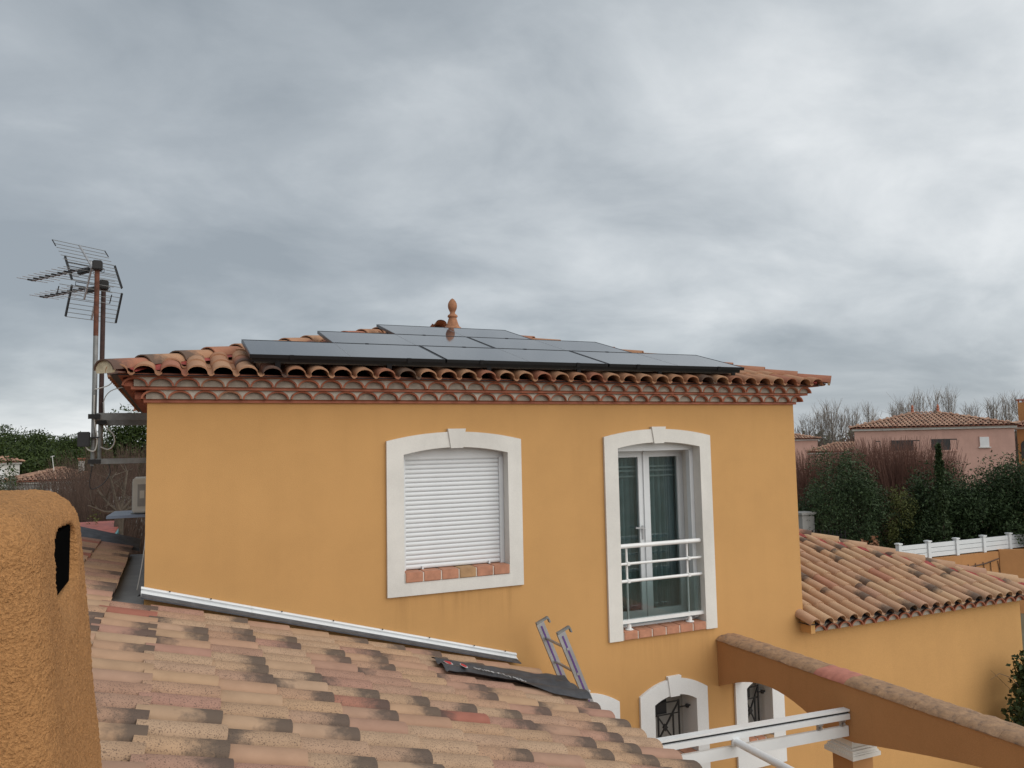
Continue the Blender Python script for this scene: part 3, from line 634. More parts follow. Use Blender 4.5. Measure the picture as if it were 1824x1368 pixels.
# ---- chimney with softly rounded rough render and a slot in its flank
SLOT = (1.62, -.195, .15, .06)
def chimney():
    x1, x0, y0, y1, zt, zb = -.182, -.95, 1.29, 1.93, -.075, -1.75
    bm = bmesh.new(); bmesh.ops.create_cube(bm, size=1)
    for v in bm.verts:
        tp = v.co.z > 0; g_ = 0 if tp else .16
        v.co = V((x1+g_ if v.co.x > 0 else x0-g_), (y0-g_*.25 if v.co.y < 0 else y1+g_*.25), zt if tp else zb)
    sel = [e for e in bm.edges if not all(v.co.z < -1.5 for v in e.verts)]
    bmesh.ops.bevel(bm, geom=sel, offset=.072, segments=7, profile=.5, affect='EDGES', clamp_overlap=True)
    me = bpy.data.meshes.new('chimney'); bm.to_mesh(me); bm.free(); o = bpy.data.objects.new('chimney', me); COL.objects.link(o)
    rm = o.modifiers.new('r', 'REMESH'); rm.mode = 'VOXEL'; rm.voxel_size = .0042
    dg = bpy.context.evaluated_depsgraph_get(); me2 = bpy.data.meshes.new_from_object(o.evaluated_get(dg))
    bpy.data.objects.remove(o)
    bm = bmesh.new(); bm.from_mesh(me2)
    for _ in range(6): bmesh.ops.smooth_vert(bm, verts=bm.verts, factor=.5, use_axis_x=True, use_axis_y=True, use_axis_z=True)
    bm.normal_update()
    for v in bm.verts:                   # the slot
        if v.normal.x > .4 and v.co.x > -.3:
            a_, c_ = (v.co.y-SLOT[0])/SLOT[2], (v.co.z-SLOT[1])/SLOT[3]; k = (abs(a_)**4+abs(c_)**4)**.25
            v.co.x -= .10*max(0, min(1, (1.06-k)/.10))
            if k > 1 and c_ < -.8: v.co.x -= .035*max(0, 1-abs(a_)*1.1)*max(0, 1-(-c_-.8)/1.2)
    bm.normal_update()
    for v in bm.verts:
        p = v.co; k = mnoise.noise(p*52)*.0016+abs(mnoise.noise(p*150))*.0042+mnoise.noise(p*6)*.005
        v.co = p+v.normal*k
    bm.to_mesh(me2); bm.free(); me2.name = 'chimney'; me2.materials.clear(); me2.materials.append(MATS['chimney_render'])
    me2.polygons.foreach_set('use_smooth', [True]*len(me2.polygons))
    o = bpy.data.objects.new('chimney', me2); link(o, low, ORG[low.name]); me2.transform(Matrix.Translation(-ORG[low.name]))
    o['label'] = 'rough orange rendered chimney with a dark slot'
    MB().box((-.30, SLOT[0]-SLOT[2]-.0, SLOT[1]-SLOT[3]*.9), (-.1815, SLOT[0]+SLOT[2]*.92, SLOT[1]+SLOT[3]*.92)).build('slot_shade', 'slot_void_black', o)  # black block added just inside the slot, standing in for its inner darkness
chimney()

# ================================================================== THINGS LYING ON OR LEANING AGAINST THE LOW ROOF
# strip of black underlay draped over the tiles down to the eaves
m = MB(); n, w = 60, 12; path = []
for i in range(n+1):
    q = i/n; x = 2.28+q*1.36; yc = 6.96-.06*q+.03*math.sin(q*7); half = .26+.10*q+.03*math.sin(q*9)
    for j in range(w+1):
        s = j/w*2-1; y = yc+s*half*1.0; ph = (y/LP) % 1
        z = fz(x)+.098+.022*math.cos(2*math.pi*(y-6.9)/LP)+.012*mnoise.noise(V(x*7, y*9, 0))+.16*max(0, q-.6)*(1-abs(s))*(.5+mnoise.noise(V(x*5, y*6, 3)))+.03*max(0, q-.7)
        m.v.append(V(x, y, z))
for i in range(n):
    for j in range(w): k = i*(w+1)+j; m.f.append((k, k+w+1, k+w+2, k+1))
ul = thing('underlay_strip', (2.3, 7.1, fz(2.3)), 'black roofing underlay strip with red logo lying crumpled on the tiles beside the ladder', 'underlay')
m.build('membrane', 'underlay', ul, smooth=True)
def on_strip(q, s):
    i = int(q*n); j = int((s+1)/2*w); return m.v[i*(w+1)+j].copy()
for (q, s, a) in ((.09, .35, .055), (.165, -.25, .04)):
    c = on_strip(q, s)+V(0, 0, .012); pts = [c+V(math.cos(t)*a*.55, math.sin(t)*a*1.5, 0-.283*math.cos(t)*a*.55) for t in [k*math.pi/5 for k in range(10)]]
    MB().prism([p+(p-c)*.3-V(0, 0, .003) for p in pts], (0, 0, .002)).build('logo_outline', 'white_print', ul); MB().prism(pts, (0, 0, .002)).build('logo', 'red_print', ul)
mk = MB()
for i in range(46):
    if random.random() < .2: continue
    q = .22+.36*i/46; c = on_strip(q, -.2)+V(random.uniform(0, .02), 0, .009); h = random.uniform(.012, .022)
    mk.box((c.x, c.y-h, c.z), (c.x+random.uniform(.004, .009), c.y+h, c.z+.002))
tag(mk.build('printed_line', 'white_print', ul), kind='stuff')
# ladder leaning on the eaves
lad = thing('ladder', (4.35, 6.7, GZ+.04), 'aluminium ladder with a purple stripe leaning on the low roof eaves', 'ladder')
ltop, lbot = V(3.62, 0, -1.91), V(4.97, 0, GZ+.05); ld = (ltop-lbot); du = ld.normalized(); sdn = V(du.z, 0, -du.x)
Ya, Yb = 7.62, 7.13
for y, t_ in ((Ya, 0), (Yb, 0)):
    s = MB().obox(lbot+V(0, y-.0125, 0)-sdn*.045, ld, V(0, .028, 0), sdn*.09).build('rail', 'aluminium', lad)
    MB().obox(ltop+V(0, y-.02, 0)-sdn*.04, du*.02, V(0, .04, 0), sdn*.15).obox(ltop+V(0, y-.02, 0)+sdn*.10, -du*.05, V(0, .04, 0), sdn*.015).build('hook', 'steel_grey', lad)
    MB().obox(lbot+V(0, y-.0165, 0)-sdn*.009, ld*.99, V(0, .004, 0), sdn*.018).build('stripe', 'purple', lad)
for i in range(11):
    p = ltop-du*(.18+.28*i); MB().tube([p+V(0, Yb-.02, 0), p+V(0, Ya, 0)], .015, 8).build('rung', 'aluminium', lad, smooth=True)

# ================================================================== RENDERED BEAM ON A COLUMN, WITH COPING
arcade = thing('pergola_beam', (6.42, 6, GZ), 'brown rendered arched garden beam with tile coping on a column with white capital', 'beam')
def zbot(y):
    if y > 6.26: q = (y-6.26)/1.70; return -3.02+.22*math.sin(math.pi*q)
    if y > 5.92: return -3.02
    q = (5.92-y)/5.2; return -3.02+.34*math.sin(math.pi*min(1, q))
bm_ = MB(); n = 64; ys = [7.998-(7.998-.6)*i/n for i in range(n+1)]
for y in ys: bm_.v += [V(6.23, y, zbot(y)), V(6.57, y, zbot(y)), V(6.57, y, -2.47), V(6.23, y, -2.47)]
for i in range(n):
    for j in range(4): a = 4*i+j; b_ = 4*i+(j+1) % 4; bm_.f.append((a, b_, b_+4, a+4))
bm_.f += [(0, 1, 2, 3), (4*n, 4*n+3, 4*n+2, 4*n+1)]
bm_.build('beam', 'beam_wall', arcade)
y = 7.995; k = 0
while y > .7:
    ln = .40; mm = MB(); pr = []
    for i in range(9): s = -1+2*i/8; pr.append((6.40+s*.185, -2.47+.05*(1-abs(s)**4)))
    pr = [(6.214, -2.476)]+pr+[(6.586, -2.476)]
    seg = 10; base = len(pr)
    for i in range(seg+1):
        yy = y-(ln-.003)*i/seg
        for (x, z) in pr: mm.v.append(V(x+.006*mnoise.noise(V(x*30, yy*14, 1)), yy, z+(.014*mnoise.noise(V(x*16, yy*13, 0)) if z > -2.475 else 0)))
    for i in range(seg):
        for j in range(base-1): a = i*base+j; mm.f.append((a, a+1, a+1+base, a+base))
    mm.f += [tuple(range(base)), tuple(seg*base+q for q in reversed(range(base)))]
    mm.build('coping_tile', 'red_coping' if k == 4 else 'coping', arcade, smooth=True); y -= ln; k += 1
MB().box((6.255, 5.965, GZ), (6.525, 6.225, -3.12)).build('column', 'beam_wall', arcade)
cp = MB()
for o, z0, z1 in ((.035, -3.195, -3.155), (.022, -3.155, -3.14), (.012, -3.14, -3.115), (-.01, -3.115, -3.095)): cp.box((6.235-o, 5.945-o, z0), (6.545+o, 6.245+o, z1))
for o, z0, z1 in ((-.03, -3.095, -3.021),): cp.box((6.235-o, 5.945-o, z0), (6.545+o, 6.245+o, z1))
cp.build('capital', 'cast_stone', arcade)

# white awning frame fixed to the beam
aw = thing('awning_frame', (5, 5.95, GZ), 'white aluminium awning frame between the low roof and the brown beam', 'awning')
def rl(x): return -2.735+.03*(6.22-x)
def railbox(y0, y1, za, zb, x0=3.55, x1=6.222, mat='alu_white', name='rail', dx=0):
    MB().prism([(x1, y0, rl(x1)+za), (x1, y1, rl(x1)+za), (x1, y1, rl(x1)+zb), (x1, y0, rl(x1)+zb)], (x0-x1, 0, rl(x0)-rl(x1))).build(name, mat, aw)
railbox(5.94, 6.02, .012, .03, name='rail_top'); railbox(5.962, 6.0, -.012, .012, mat='black_frame', name='rail_slot'); railbox(5.94, 6.02, -.065, -.012, name='rail')
railbox(5.965, 6.0, -.235, -.135, name='lower_beam')
MB().tube([(4.80, 5.935, -2.78), (4.80, 2.6, -2.80)], .034, 14).build('cross_tube', 'alu_white', aw, smooth=True)
MB().box((4.755, 5.93, -2.82), (4.845, 5.965, -2.74)).build('tube_bracket', 'alu_white', aw, bevel=.008)
for x in (5.85, 6.15):
    MB().box((x-.03, 5.955, rl(x)-.09), (x+.03, 6.01, rl(x)-.066)).box((x-.018, 5.965, rl(x)-.134), (x+.018, 5.998, rl(x)-.09)).lathe((x, 5.95, rl(x)-.12), [(.012, 0), (.012, .025)], 8).build('hanger', 'aluminium', aw)

# climbing shrub at the end of the side wing
def leaves(b, pts, size, flat=.0, ratio=.45):
    for p in pts:
        d = V(random.gauss(0, 1), random.gauss(0, 1), random.gauss(0, 1)-.1).normalized(); s = d.cross(V(random.gauss(0, 1), random.gauss(0, 1), random.gauss(0, 1))).normalized()
        l = size*random.uniform(.6, 1.3); w = l*ratio
        b.add([p, p+d*l*.5+s*w*.5, p+d*l, p+d*l*.5-s*w*.5], [(0,1,2,3)])
def blob(c, r, n, clumps, fill=.55):     # leaf positions in uneven clumps inside an ellipsoid
    c = Vector(c); out = []; cs = []
    for _ in range(clumps):
        d = V(random.gauss(0, 1), random.gauss(0, 1), random.gauss(0, 1)).normalized()*random.uniform(fill, 1)**.5
        cs.append((V(d.x*r[0], d.y*r[1], d.z*r[2]), random.uniform(.16, .34)))
    for _ in range(n):
        o, k = random.choice(cs); d = V(random.gauss(0, 1), random.gauss(0, 1), random.gauss(0, 1)); d = d*min(1, 1.7/max(d.length, .01))*.62*k
        out.append(c+o+V(d.x*r[0], d.y*r[1], d.z*r[2]))
    return out
def twig_fan(b, base, h, spread, n, r=.012, seg=3, lean=0):
    for _ in range(n):
        a = random.uniform(0, 2*math.pi); k = spread*math.sqrt(random.random()); p = Vector(base)+V(math.cos(a)*k*.35, math.sin(a)*k*.35, 0); hh = h*random.uniform(.55, 1)
        pts = [p]
        for i in range(1, seg+1):
            q = i/seg; pts.append(p+V(math.cos(a)*k*q**1.4, math.sin(a)*k*q**1.4, hh*q)+V(random.gauss(0, .02), random.gauss(0, .02), 0)*h*.5)
        b.tube(pts, r, 3, r*.25, caps=False)
iv = thing('climbing_shrub', (11.45, 7.4, GZ), 'dark ivy-like shrub climbing beside the end of the ochre side wing', 'shrub')
b = MB(); leaves(b, blob((11.5, 7.45, -3.95), (.46, .35, .72), 4200, 44), .07, ratio=.7); b.build('foliage', 'leaf_ivy', iv)
b = MB(); b.tube([(11.5, 7.4, GZ), (11.45, 7.4, -4.2), (11.5, 7.4, -3.6)], .03, 6, .012)
for _ in range(16): twig_fan(b, (11.35, 7.5, -3.9), .6, .45, 1, .006)
b.tube([(11.2, 7.5, -3.7), (11.05, 7.55, -3.48), (10.85, 7.6, -3.40), (10.68, 7.62, -3.47)], .006, 4, .002); b.build('stem', 'bark', iv)

# ================================================================== LEFT FLANK: AERIALS, AIR CONDITIONER, CABLES
def antenna(base, top, label, boom_z, L_boom, flap_up, flap_dn, rails, n_wire, arm_z, mast_low, rust_to):
    t = thing('tv_antenna', (base.x, base.y, mast_low), label, 'antenna', 'roof aerials')
    x, y = base.x, base.y; bd = V(-.59, .81, 0).normalized(); ed = V(.81, .59, 0)
    MB().tube([(x, y, mast_low), (x, y, rust_to)], .024, 12).build('mast', 'steel_grey', t, smooth=True)
    MB().tube([(x, y, rust_to), (x, y, top)], .0245, 12).build('rusty_mast', 'rust' if rust_to > 1 else 'dark_rust', t, smooth=True)
    for z in arm_z:
        MB().bar((x+.02, y+.0, z), (XL-.002, y+.0, z), .05, .075).build('wall_arm', 'steel_grey', t)
        MB().bar((x-.05, y-.05, z), (x+.06, y-.05, z), .03, .05).build('mast_clamp', 'black_iron', t)
    c = V(x, y, boom_z)
    MB().box((x-.045, y-.06, boom_z-.05), (x+.05, y+.05, boom_z+.05)).build('clamp', 'black_iron', t, bevel=.01)
    v0 = c+bd*.10; tip = c+bd*L_boom
    MB().bar(v0-bd*.12, tip, .02, .02).build('boom', 'aluminium', t)
    q = .32
    while q < 1.0:
        p = c+bd*L_boom*q; l = .20-.03*q; MB().tube([p-ed*l, p+ed*l], .0042, 6).build('element', 'aluminium', t)
        MB().tube([p-ed*.055, p+ed*.035], .011, 6).build('element_holder', 'black_plastic', t); q += .095
    MB().bar(c+bd*.12+V(0, 0, -.025), c+bd*.34+V(0, 0, -.03), .05, .055).build('dipole_box', 'black_plastic', t, bevel=.012)
    MB().tube([c+bd*.2+ed*a+V(0, 0, b_) for a, b_ in ((-.2, -.01), (-.2, .03), (.2, .03), (.2, -.01), (-.2, -.01))], .005, 5).build('folded_dipole', 'black_plastic', t)
    for fv in (flap_up, flap_dn):
        if fv is None: continue
        e = v0+bd*fv[0]+V(0, 0, fv[1]); nm = 'reflector'
        MB().bar(v0, e, .016, .016).build('reflector_spine', 'aluminium', t)
        for i in range(n_wire):
            p = v0+(e-v0)*(i+.8)/(n_wire-.2); MB().tube([p-ed*.29, p+ed*.29], .0036, 5).build('reflector_wire', 'steel_grey', t)
        for s in (-1, 1):
            a = v0+(e-v0)*.08+ed*.29*s
            if rails: MB().bar(a, e+ed*.29*s, .014, .032).build('end_rail', 'black_plastic', t, bevel=.004)
            else: MB().tube([v0+(e-v0)*.72+ed*.29*s, e+ed*.29*s], .006, 5).build('end_rail', 'black_plastic', t)
    return t
antenna(V(-.757, 9.2, 0), 2.03, 'taller roof aerial on a mast rusty at the top, left of the eaves', 1.985, 1.27, (.24, .27), (.13, -.34), False, 6, (.375,), -.14, 1.23)
antenna(V(-.725, 9.62, 0), 1.90, 'lower roof aerial with black-edged grid reflector on the right-hand mast', 1.86, 1.2, (.16, .31), (.12, -.37), True, 8, (.33,), -.12, .30)
ar = thing('wall_bracket', (-.5, 9.15, -.1), 'lower grey steel bracket bar tying the two aerial masts to the wall', 'bracket')
MB().bar((-.73, 9.165, -.095), (XL-.002, 9.165, -.095), .04, .055).build('bar', 'steel_grey', ar); MB().bar((-.80, 9.15, -.095), (-.68, 9.15, -.095), .03, .045).build('clamp', 'black_iron', ar); MB().bar((-.728, 9.19, -.095), (-.728, 9.65, -.095), .03, .03).build('tie', 'black_iron', ar)
bx = thing('splitter_box', (-.87, 9.16, .06), 'small black junction box strapped to the left aerial mast', 'junction box')
MB().box((-.90, 9.12, .06), (-.785, 9.20, .215)).build('case', 'black_plastic', bx, bevel=.008); MB().bar((-.79, 9.16, .155), (-.70, 9.16, .155), .07, .012).build('strap', 'black_iron', bx)
def cable(name, pts, r, mat, label, cat='cable', group='cables'):
    P = [Vector(p) for p in pts]; out = []
    for i in range(len(P)-1):
        a, b_, c, d = P[max(i-1, 0)], P[i], P[i+1], P[min(i+2, len(P)-1)]
        for k in range(6):
            t = k/6; out.append(.5*((2*b_)+(c-a)*t+(2*a-5*b_+4*c-d)*t*t+(3*b_-a-3*c+d)*t**3))
    out.append(P[-1]); tag(MB().tube(out, r, 6).build(name, mat, smooth=True), label, cat, group)
cable('cable', [(-.755, 9.16, .6), (-.75, 9.155, .34), (-.72, 9.155, .14), (-.74, 9.155, .02), (-.80, 9.155, .03), (-.83, 9.15, .08)], .0075, 'cable_white', 'white aerial cable looping beneath the black box on the left mast')
cable('cable', [(-.70, 9.60, .55), (-.68, 9.59, .30), (-.60, 9.58, .2), (-.585, 9.58, .1), (-.64, 9.58, .03), (-.72, 9.58, .06)], .0075, 'cable_white', 'white aerial cable looping around the right-hand mast')
cable('cable', [(-.75, 9.16, .66), (-.62, 9.1, .70), (-.5, 8.8, .78), (-.42, 8.5, .72)], .006, 'cable_white', 'thin pale cable running from the left mast up under the eaves')
cable('cable', [(-.70, 9.6, .3), (-.70, 9.6, .55), (-.62, 9.4, .66), (-.45, 9.0, .68)], .005, 'cable_white', 'thin pale cable curving from the right mast to the cornice')
cable('cable', [(-.76, 9.17, -.14), (-.78, 9.17, -.3), (-.76, 9.17, -.38), (-.66, 9.2, -.33), (-.60, 9.25, -.22), (-.62, 9.3, -.12)], .005, 'black_plastic', 'thin black cable hanging in a loop below the lower bracket bar')
cable('cable', [(-.235, 9.3, -.5), (-.25, 8.9, -1.0), (-.30, 8.6, -1.36)], .004, 'cable_white', 'thin white cord hanging beside the left corner of the house')
cable('hose', [(-.44, 8.55, -1.41), (-.38, 8.40, -1.415), (-.30, 8.38, -1.41), (-.235, 8.5, -1.36)], .014, 'black_plastic', 'short black hose lying in the zinc valley gutter', 'hose', 'hoses')
cp_ = tag(MB().prism([(-.745, 10.95, -.83), (-.745, 11.0, -.80), (XL-.004, 11.0, -.80), (XL-.004, 10.95, -.83)], (.03, 1.1, -.015)).build('canopy_sheet', 'blue_grey_sheet'), 'blue-grey metal canopy sheet on the left flank below the air conditioner', 'canopy')
ac = thing('air_conditioner', (-.36, 11.4, -.79), 'cream outdoor air-conditioning unit hung on the left flank of the house', 'air conditioner')
MB().box((-.46, 11.1, -.785), (-.24, 11.85, -.345)).build('casing', 'ac_cream', ac, bevel=.015)
MB().box((-.468, 11.17, -.74), (-.46, 11.78, -.39)).build('fan_grille', 'ac_dark', ac); MB().box((-.40, 11.092, -.70), (-.29, 11.1, -.42)).build('side_panel', 'ac_dark', ac); MB().box((-.375, 11.085, -.60), (-.32, 11.093, -.50)).build('handle', 'ac_cream', ac)
for y in (11.2, 11.75): MB().bar((-.48, y, -.80), (XL, y, -.80), .04, .03).build('bracket', 'steel_grey', ac)
sh = thing('shed', (-2.2, 18, GZ), 'low red-painted shed with a cracked turquoise side wall behind the low roof', 'shed')
MB().box((-3.6, 17.6, GZ), (-1.07, 20.4, -1.67)).build('wall', 'red_metal', sh)
MB().box((-1.069, 17.6, GZ), (-1.04, 20.4, -1.65)).build('side_wall', 'turquoise_paint', sh)
MB().prism([(-3.8, 17.5, -1.66), (-3.8, 20.5, -1.64), (-3.8, 20.5, -1.60), (-3.8, 17.5, -1.62)], (2.755, 0, 0)).build('roof', 'red_metal', sh)
m = MB()
for i in range(7):
    p = V(-1.035, 17.8+.36*i, -1.7); pts = [p]
    for k in range(4): p = p+V(0, random.uniform(-.25, .3), -random.uniform(.1, .25)); pts.append(p)
    m.tube(pts, .012, 3, .008)
m.build('crack', 'black_frame', sh)

# ================================================================== HOUSES BEYOND
def local(px, dist, rot=0):
    p = at(px, 777, dist); w = V(p.x, p.y, 0).normalized(); u = V(w.y, -w.x, 0)
    if rot: Mx = Matrix.Rotation(rot, 3, 'Z'); u = Mx @ u; w = Mx @ w
    return V(p.x, p.y, 0), u, w
def FR(O, u, w, x, y, z): return O+u*x+w*y+V(0, 0, z)
def hip_roof(parent, T, L_, Dp, ez, sl, oh=.25, mat='far_tile', name='roof', pitch=.2, step=.36):
    x0, x1, y0, y1 = -oh, L_+oh, -oh, Dp+oh; run = min(x1-x0, y1-y0)/2; rz = ez+sl*run
    if x1-x0 >= y1-y0: ra, rb = (x0+run, (y0+y1)/2), (x1-run, (y0+y1)/2)
    else: ra, rb = ((x0+x1)/2, y0+run), ((x0+x1)/2, y1-run)
    vs = [T(x0, y0, ez), T(x1, y0, ez), T(x1, y1, ez), T(x0, y1, ez), T(*ra, rz), T(*rb, rz)]
    fs = [(0,1,5,4), (1,2,5), (2,3,4,5), (3,0,4), (0,3,2,1)] if x1-x0 >= y1-y0 else [(0,1,4), (1,2,5,4), (2,3,5), (3,0,4,5), (0,3,2,1)]
    rf = MB().add(vs, fs).build(name, 'terracotta', parent)
    b = MB(); b.uv = []
    def put(px, py, pz, dx, dy):         # one small tile, downhill (dx, dy)
        ax, ay = -dy, dx
        for q, z in ((0, .03), (-step*1.1, .02)):
            for i in range(5):
                a = math.pi*i/4; s = -math.cos(a)*pitch*.46
                b.v.append(T(px+dx*q+ax*s, py+dy*q+ay*s, pz-sl*q+z+math.sin(a)*pitch*.3)); b.uv.append((1 if q == 0 else 0, i/4))
        k = len(b.v)-10
        for i in range(4): b.f.append((k+i, k+i+1, k+6+i, k+5+i))
    n = int(run/(step/math.sqrt(1+sl*sl)))+1
    for j in range(n):
        d = j*step/math.sqrt(1+sl*sl)
        x = x0+d+.05
        while x < x1-d: put(x, y0+d, ez+sl*d, 0, -1); x += pitch
        y = y0+d+.05
        while y < y1-d: put(x0+d, y, ez+sl*d, -1, 0); put(x1-d, y, ez+sl*d, 1, 0); y += pitch
    tag(b.build('roof_tiles', mat, rf), kind='stuff')
    return rf, ra, rb, rz
def far_house(px, dist, L_, Dp, ez, sl, wallmat, label, rot=0, oh=.25, openings=(), finials=False, chim=None):
    O, u, w = local(px, dist, rot); T = lambda x, y, z: FR(O, u, w, x, y, z)
    h = thing('neighbour_house', T(L_/2, 0, GZ), label, 'house')
    MB().prism([T(0, 0, GZ), T(L_, 0, GZ), T(L_, Dp, GZ), T(0, Dp, GZ)], (0, 0, ez-GZ)).build('wall', wallmat, h)
    MB().prism([T(-.1, -.1, ez-.12), T(L_+.1, -.1, ez-.12), T(L_+.1, Dp+.1, ez-.12), T(-.1, Dp+.1, ez-.12)], (0, 0, .115)).build('cornice', 'cast_stone', h)
    rf, ra, rb, rz = hip_roof(h, T, L_, Dp, ez, sl, oh)
    for (a, b_, z0, z1, kind) in openings:
        if kind == 'loggia':
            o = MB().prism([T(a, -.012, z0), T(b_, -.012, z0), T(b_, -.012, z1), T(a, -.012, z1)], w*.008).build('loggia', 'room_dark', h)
            MB().prism([T(a, -.06, z0-.04), T(b_, -.06, z0-.04), T(b_, -.06, z0+.03), T(a, -.06, z0+.03)], w*.05).build('parapet', wallmat, o)
            MB().prism([T(b_-.28, -.02, z0), T(b_-.02, -.02, z0), T(b_-.02, -.02, z1-.05), T(b_-.28, -.02, z1-.05)], w*.006).build('shutter', 'pink_wall', o)
        elif kind == 'arch':
            pts = [T(a, -.02, z0), T(b_, -.02, z0)]+[T((a+b_)/2+(b_-a)/2*math.cos(math.pi*i/8), -.02, z1+(b_-a)/2*math.sin(math.pi*i/8)*.6) for i in range(9)]
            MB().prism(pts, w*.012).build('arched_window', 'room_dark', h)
        else:
            o = MB().prism([T(a-.03, -.03, z0-.03), T(b_+.03, -.03, z0-.03), T(b_+.03, -.03, z1+.03), T(a-.03, -.03, z1+.03)], w*.025).build('window', wallmat, h)
            MB().prism([T(a, -.042, z0), T(b_, -.042, z0), T(b_, -.042, z1), T(a, -.042, z1)], w*.01).build('pane', 'white_paint', o)
            MB().prism([T(a-.06, -.08, z0-.05), T(b_+.06, -.08, z0-.05), T(b_+.06, -.08, z0), T(a-.06, -.08, z0)], w*.07).build('sill', 'cast_stone', o)
    if finials:
        for q in (ra, rb): MB().lathe(T(*q, rz), [(.16, -.05), (.10, .06), (.06, .16), (.08, .2), (.05, .25), (.07, .34), (.02, .46)], 10).build('finial', 'terracotta', h)
    if chim:
        cx, cy, z0, z1, cw = chim; MB().prism([T(cx, cy, z0), T(cx+cw, cy, z0), T(cx+cw, cy+cw*.8, z0), T(cx, cy+cw*.8, z0)], (0, 0, z1-z0)).build('chimney', 'white_render' if wallmat == 'grey_render' else wallmat, h)
        MB().prism([T(cx-.05, cy-.05, z1+.1), T(cx+cw+.05, cy-.05, z1+.1), T(cx+cw+.05, cy+cw*.8+.05, z1+.1), T(cx-.05, cy+cw*.8+.05, z1+.1)], (0, 0, .06)).build('chimney_cap', 'terracotta', h)
        for k in range(3): p = T(cx+cw*(k*.4+.02), cy, z1); MB().obox(p, u*cw*.14, w*cw*.7, V(0, 0, .1)).build('chimney_pier', 'terracotta', h)
    return h, T
far_house(1522, 42, 6.75, 5.6, .42, .24, 'pink_wall', 'pink rendered neighbour house with loggias and two roof finials beyond the hedge', 0, .22,
          [(1.6, 2.85, -.72, -.19, 'loggia'), (3.35, 4.42, -.72, -.16, 'loggia'), (5.35, 5.72, -.56, -.1, 'window'), (.95, 1.15, -.66, -.2, 'loggia')], True)
far_house(1812, 44, 7, 6, .35, .30, 'orange_wall', 'orange neighbour house with chimney and arched window at the right edge', 0, .3, [(.12, 1.0, -1.15, -.5, 'arch')], False, (.1, 1.6, .6, 1.55, .5))
far_house(1380, 62, 3.0, 4, -.05, .2, 'pink_wall', 'small pink neighbour house just right of the tall house corner', 0, .25)
far_house(1440, 56, 4.6, 3.2, -.95, .28, 'pink_wall', 'low neighbour outbuilding with red tile roof behind the reddish shrubs', 0, .2)
far_house(22, 43, 4.1, 4.6, -1.30, .22, 'grey_render', 'neighbour bungalow with low brownish tile roof and white chimney among the left shrubs', 0, .3, [(1.2, 1.9, -2.6, -1.7, 'window')], False, (2.8, 1.0, -1.3, -.42, .26))
far_house(-28, 52, 1.7, 3, -.45, .2, 'white_render', 'white neighbour house at the left edge below the pines', 0, .25, [(.5, 1.0, -1.4, -.8, 'window')])
tag(MB().tube([at(96, 838, 43.5), at(93, 812, 43.5)], .02, 5).bar(at(90, 814, 43.5), at(97, 812, 43.5), .03).build('house_aerial', 'cable_white'), 'thin pale aerial on the roof of the left bungalow', 'antenna')

# fences and garden walls
fn = thing('white_fence', (20, 15.5, GZ), 'white slatted garden fence with capped posts in front of the dark hedge', 'fence')
x = 18.32
while x < 29:
    MB().box((x-.055, 15.42, -3.42), (x+.055, 15.53, -2.97)).build('post', 'white_plastic', fn); MB().box((x-.075, 15.40, -2.97), (x+.075, 15.55, -2.93)).build('post_cap', 'white_plastic', fn)
    for z in (-3.13, -3.26, -3.39): MB().box((x+.055, 15.46, z), (x+1.095, 15.49, z+.118)).build('slat', 'white_plastic', fn)
    x += 1.15
gw = thing('garden_wall', (20, 15.4, GZ), 'orange rendered garden wall with a bare vine below the white fence', 'wall')
MB().box((15.5, 15.36, GZ), (29, 15.56, -3.43)).build('wall', 'orange_wall', gw)
m = MB()
for k in range(9):
    p = V(19.6+.32*k, 15.34, -3.6-random.random()*.1); m.tube([p, p+V(random.uniform(-.1, .4), 0, -.5), p+V(random.uniform(.1, .7), 0, -1.0)], .012, 4)
m.tube([(19.4, 15.33, -3.75), (20.6, 15.33, -3.78), (21.6, 15.33, -3.72), (22.2, 15.33, -3.62)], .018, 4); m.build('vine', 'twig_brown', gw)
gw2 = thing('garden_wall', (22.8, 15, GZ), 'plain orange garden wall coming forward at the right of the vine wall', 'wall')
MB().prism([(22.25, 15.34, GZ), (26, 13.1, GZ), (26.1, 13.3, GZ), (22.4, 15.5, GZ)], (0, 0, 1.82)).build('wall', 'orange_wall', gw2)
gp = thing('gate_pier', at(1432, 930, 27)+V(0, 0, 0), 'pale grey rendered gate pier behind the side wing roof', 'pier'); p = at(1432, 930, 27)
MB().box((p.x-.25, p.y-.2, GZ), (p.x+.25, p.y+.2, -2.45)).box((p.x-.3, p.y-.25, -2.45), (p.x+.3, p.y+.25, -2.38)).build('pier', 'grey_render', gp)
gt = thing('iron_gate', at(1455, 945, 26.5), 'black iron gate with upright bars next to the grey pier', 'gate'); p = at(1447, 945, 26.5); d = V(.75, -.65, 0)
for k in range(9): q = p+d*.12*k; MB().bar((q.x, q.y, GZ), (q.x, q.y, -2.9), .03).build('bar', 'black_iron', gt)
for z in (-3.05, -4.9): MB().bar((p.x, p.y, z), (p.x+d.x*.96, p.y+d.y*.96, z), .03).build('cross_bar', 'black_iron', gt)
p = at(222, 890, 30); gw3 = thing('boundary_wall', (p.x, p.y, GZ), 'pale grey boundary wall seen through the bare tree on the left', 'wall')
MB().box((p.x-.35, p.y, GZ), (p.x+1.4, p.y+.2, -1.55)).build('wall', 'grey_render', gw3)

